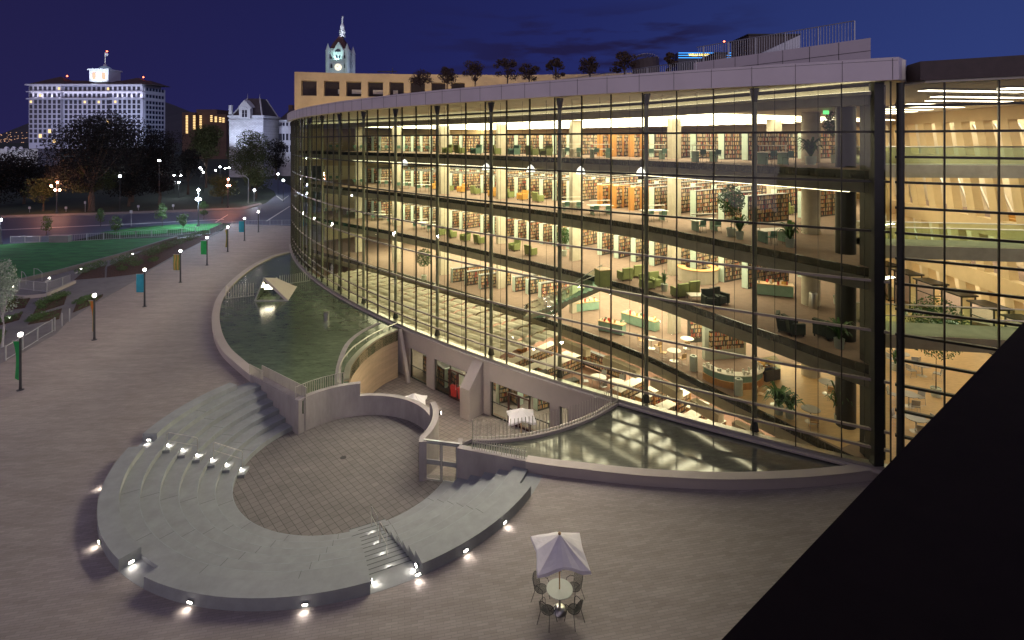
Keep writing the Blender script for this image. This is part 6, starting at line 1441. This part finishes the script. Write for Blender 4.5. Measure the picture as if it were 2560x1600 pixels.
floodlight(ct, (cx_, D-3.5, Z(150)), (cx_, D+3, Z(122)), 2600, (.55, 1, .9), 100, .3); floodlight(ct, (cx_-20, D-45, 30), (cx_, D, 58), 36000, (.42, .95, .78), 45); floodlight(ct, (cx_+22, D-10, 40), (cx_+6, D+6, 58), 14000, (.5, .75, 1), 60); floodlight(ct, (cx_+2, D-5, Z(95)), (c[0], c[1], Z(66)), 7000, (.8, .85, 1), 60)
# far bank tower with lit sign
D = 420; s = D/F
bt = thing('office_tower', 'distant dark office tower top with blue light lines and a yellow lit sign', 'office tower')
MB().box(((X(1695)+X(1835))/2, D+8, Z(131)/2), (X(1835)-X(1695), 14, Z(131))).build('tower_wall', M['winkd'], bt)
M['neon'] = emis('blue_light_line', (.05, .35, 1), 2.2)
for y in (132, 138, 144): MB().box(((X(1697)+X(1831))/2, D+.7, Z(y)), (X(1831)-X(1697), .3, .45)).build('light_line', M['neon'], bt)
cu = bpy.data.curves.new('sign_text', 'FONT'); cu.body = 'WELLS FARGO'; cu.size = 3.4; cu.extrude = .1; cu.align_x = 'CENTER'; cu.align_y = 'CENTER'; cu.offset = .05
to = bpy.data.objects.new('tmp_text', cu); C.objects.link(to); bpy.context.view_layer.update(); me = bpy.data.meshes.new_from_object(to); C.objects.unlink(to); bpy.data.objects.remove(to)
me.materials.clear(); me.materials.append(emis('yellow_sign', (1, .72, .08), 3.0)); so = bpy.data.objects.new('sign_letters', me); C.objects.link(so); so.parent = bt; so.location = (X(1747), D-.4, Z(137.5)); so.rotation_euler = (pi/2, 0, 0); wd_ = max(v.co.x for v in me.vertices)-min(v.co.x for v in me.vertices); k_ = (X(1772)-X(1721))/wd_; so.scale = (k_, k_*1.0, 1)
ma_ = thing('radio_mast', 'thin mast with a red light right of the yellow sign', 'mast', (X(1810), D, 0)); MB().tube([(0, 0, 0), (0, 0, Z(106))], .25, 6).build('mast_pole', M['dmetal'], ma_); MB().lathe((0, -.4, Z(104)), [(0, -.8), (.8, 0), (0, .8)], 8).build('beacon', M['beacon'], ma_)
# low lit building and the hillside town at the far left
D = 330; s = D/F
lb_ = thing('arched_building', 'low pale building with round arched dormers at the far left', 'building'); MB().box(((X(-60)+X(95))/2, D+8, Z(372)/2), (X(95)-X(-60), 16, Z(372))).build('wall', M['stone'], lb_)
for x in (20, 38, 56): MB().tube([(X(x), D-.5, Z(372)), (X(x), D-1.2, Z(372))], 1.4, 14).build('dormer', M['hotelw'], lb_)
floodlight(lb_, (X(40), D-25, 6), (X(40), D, 12), 9000, (.75, .8, 1), 80)
hl = MB(); N_ = 60
for i in range(N_):
    x0 = -3600+7600*i/N_; x1 = -3600+7600*(i+1)/N_; f_ = lambda x: 260*max(0, (-x-900)/2600)+ (85+30*sin(x/310)+18*sin(x/97+2)) *(1.3 if x < -800 else .9)
    hl.quad((x0, 3600, -5), (x1, 3600, -5), (x1, 4700, f_(x1)), (x0, 4700, f_(x0)))
    hl.quad((x0, 4700, f_(x0)), (x1, 4700, f_(x1)), (x1, 6200, -5), (x0, 6200, -5))
struct(hl, 'hills', mat('hillside', (.04, .04, .05), .95))
m_ = MB(); rnd = random.Random(9)
for i in range(75):
    y_ = rnd.uniform(331, 358); D = rnd.uniform(2600, 3500); x = rnd.uniform(-30, 90) if i < 130 else rnd.uniform(380, 470); s = D/F; m_.box((X(x), D, max(2, Z(min(y_, 356)))), (rnd.uniform(2, 5), 2, rnd.uniform(1.5, 3)))
o = m_.build('town_lights', emis('town_light', (1, .55, .32), .9)); o['kind'] = 'stuff'; o['label'] = 'scattered orange lights of the distant hillside town'
hz_ = None
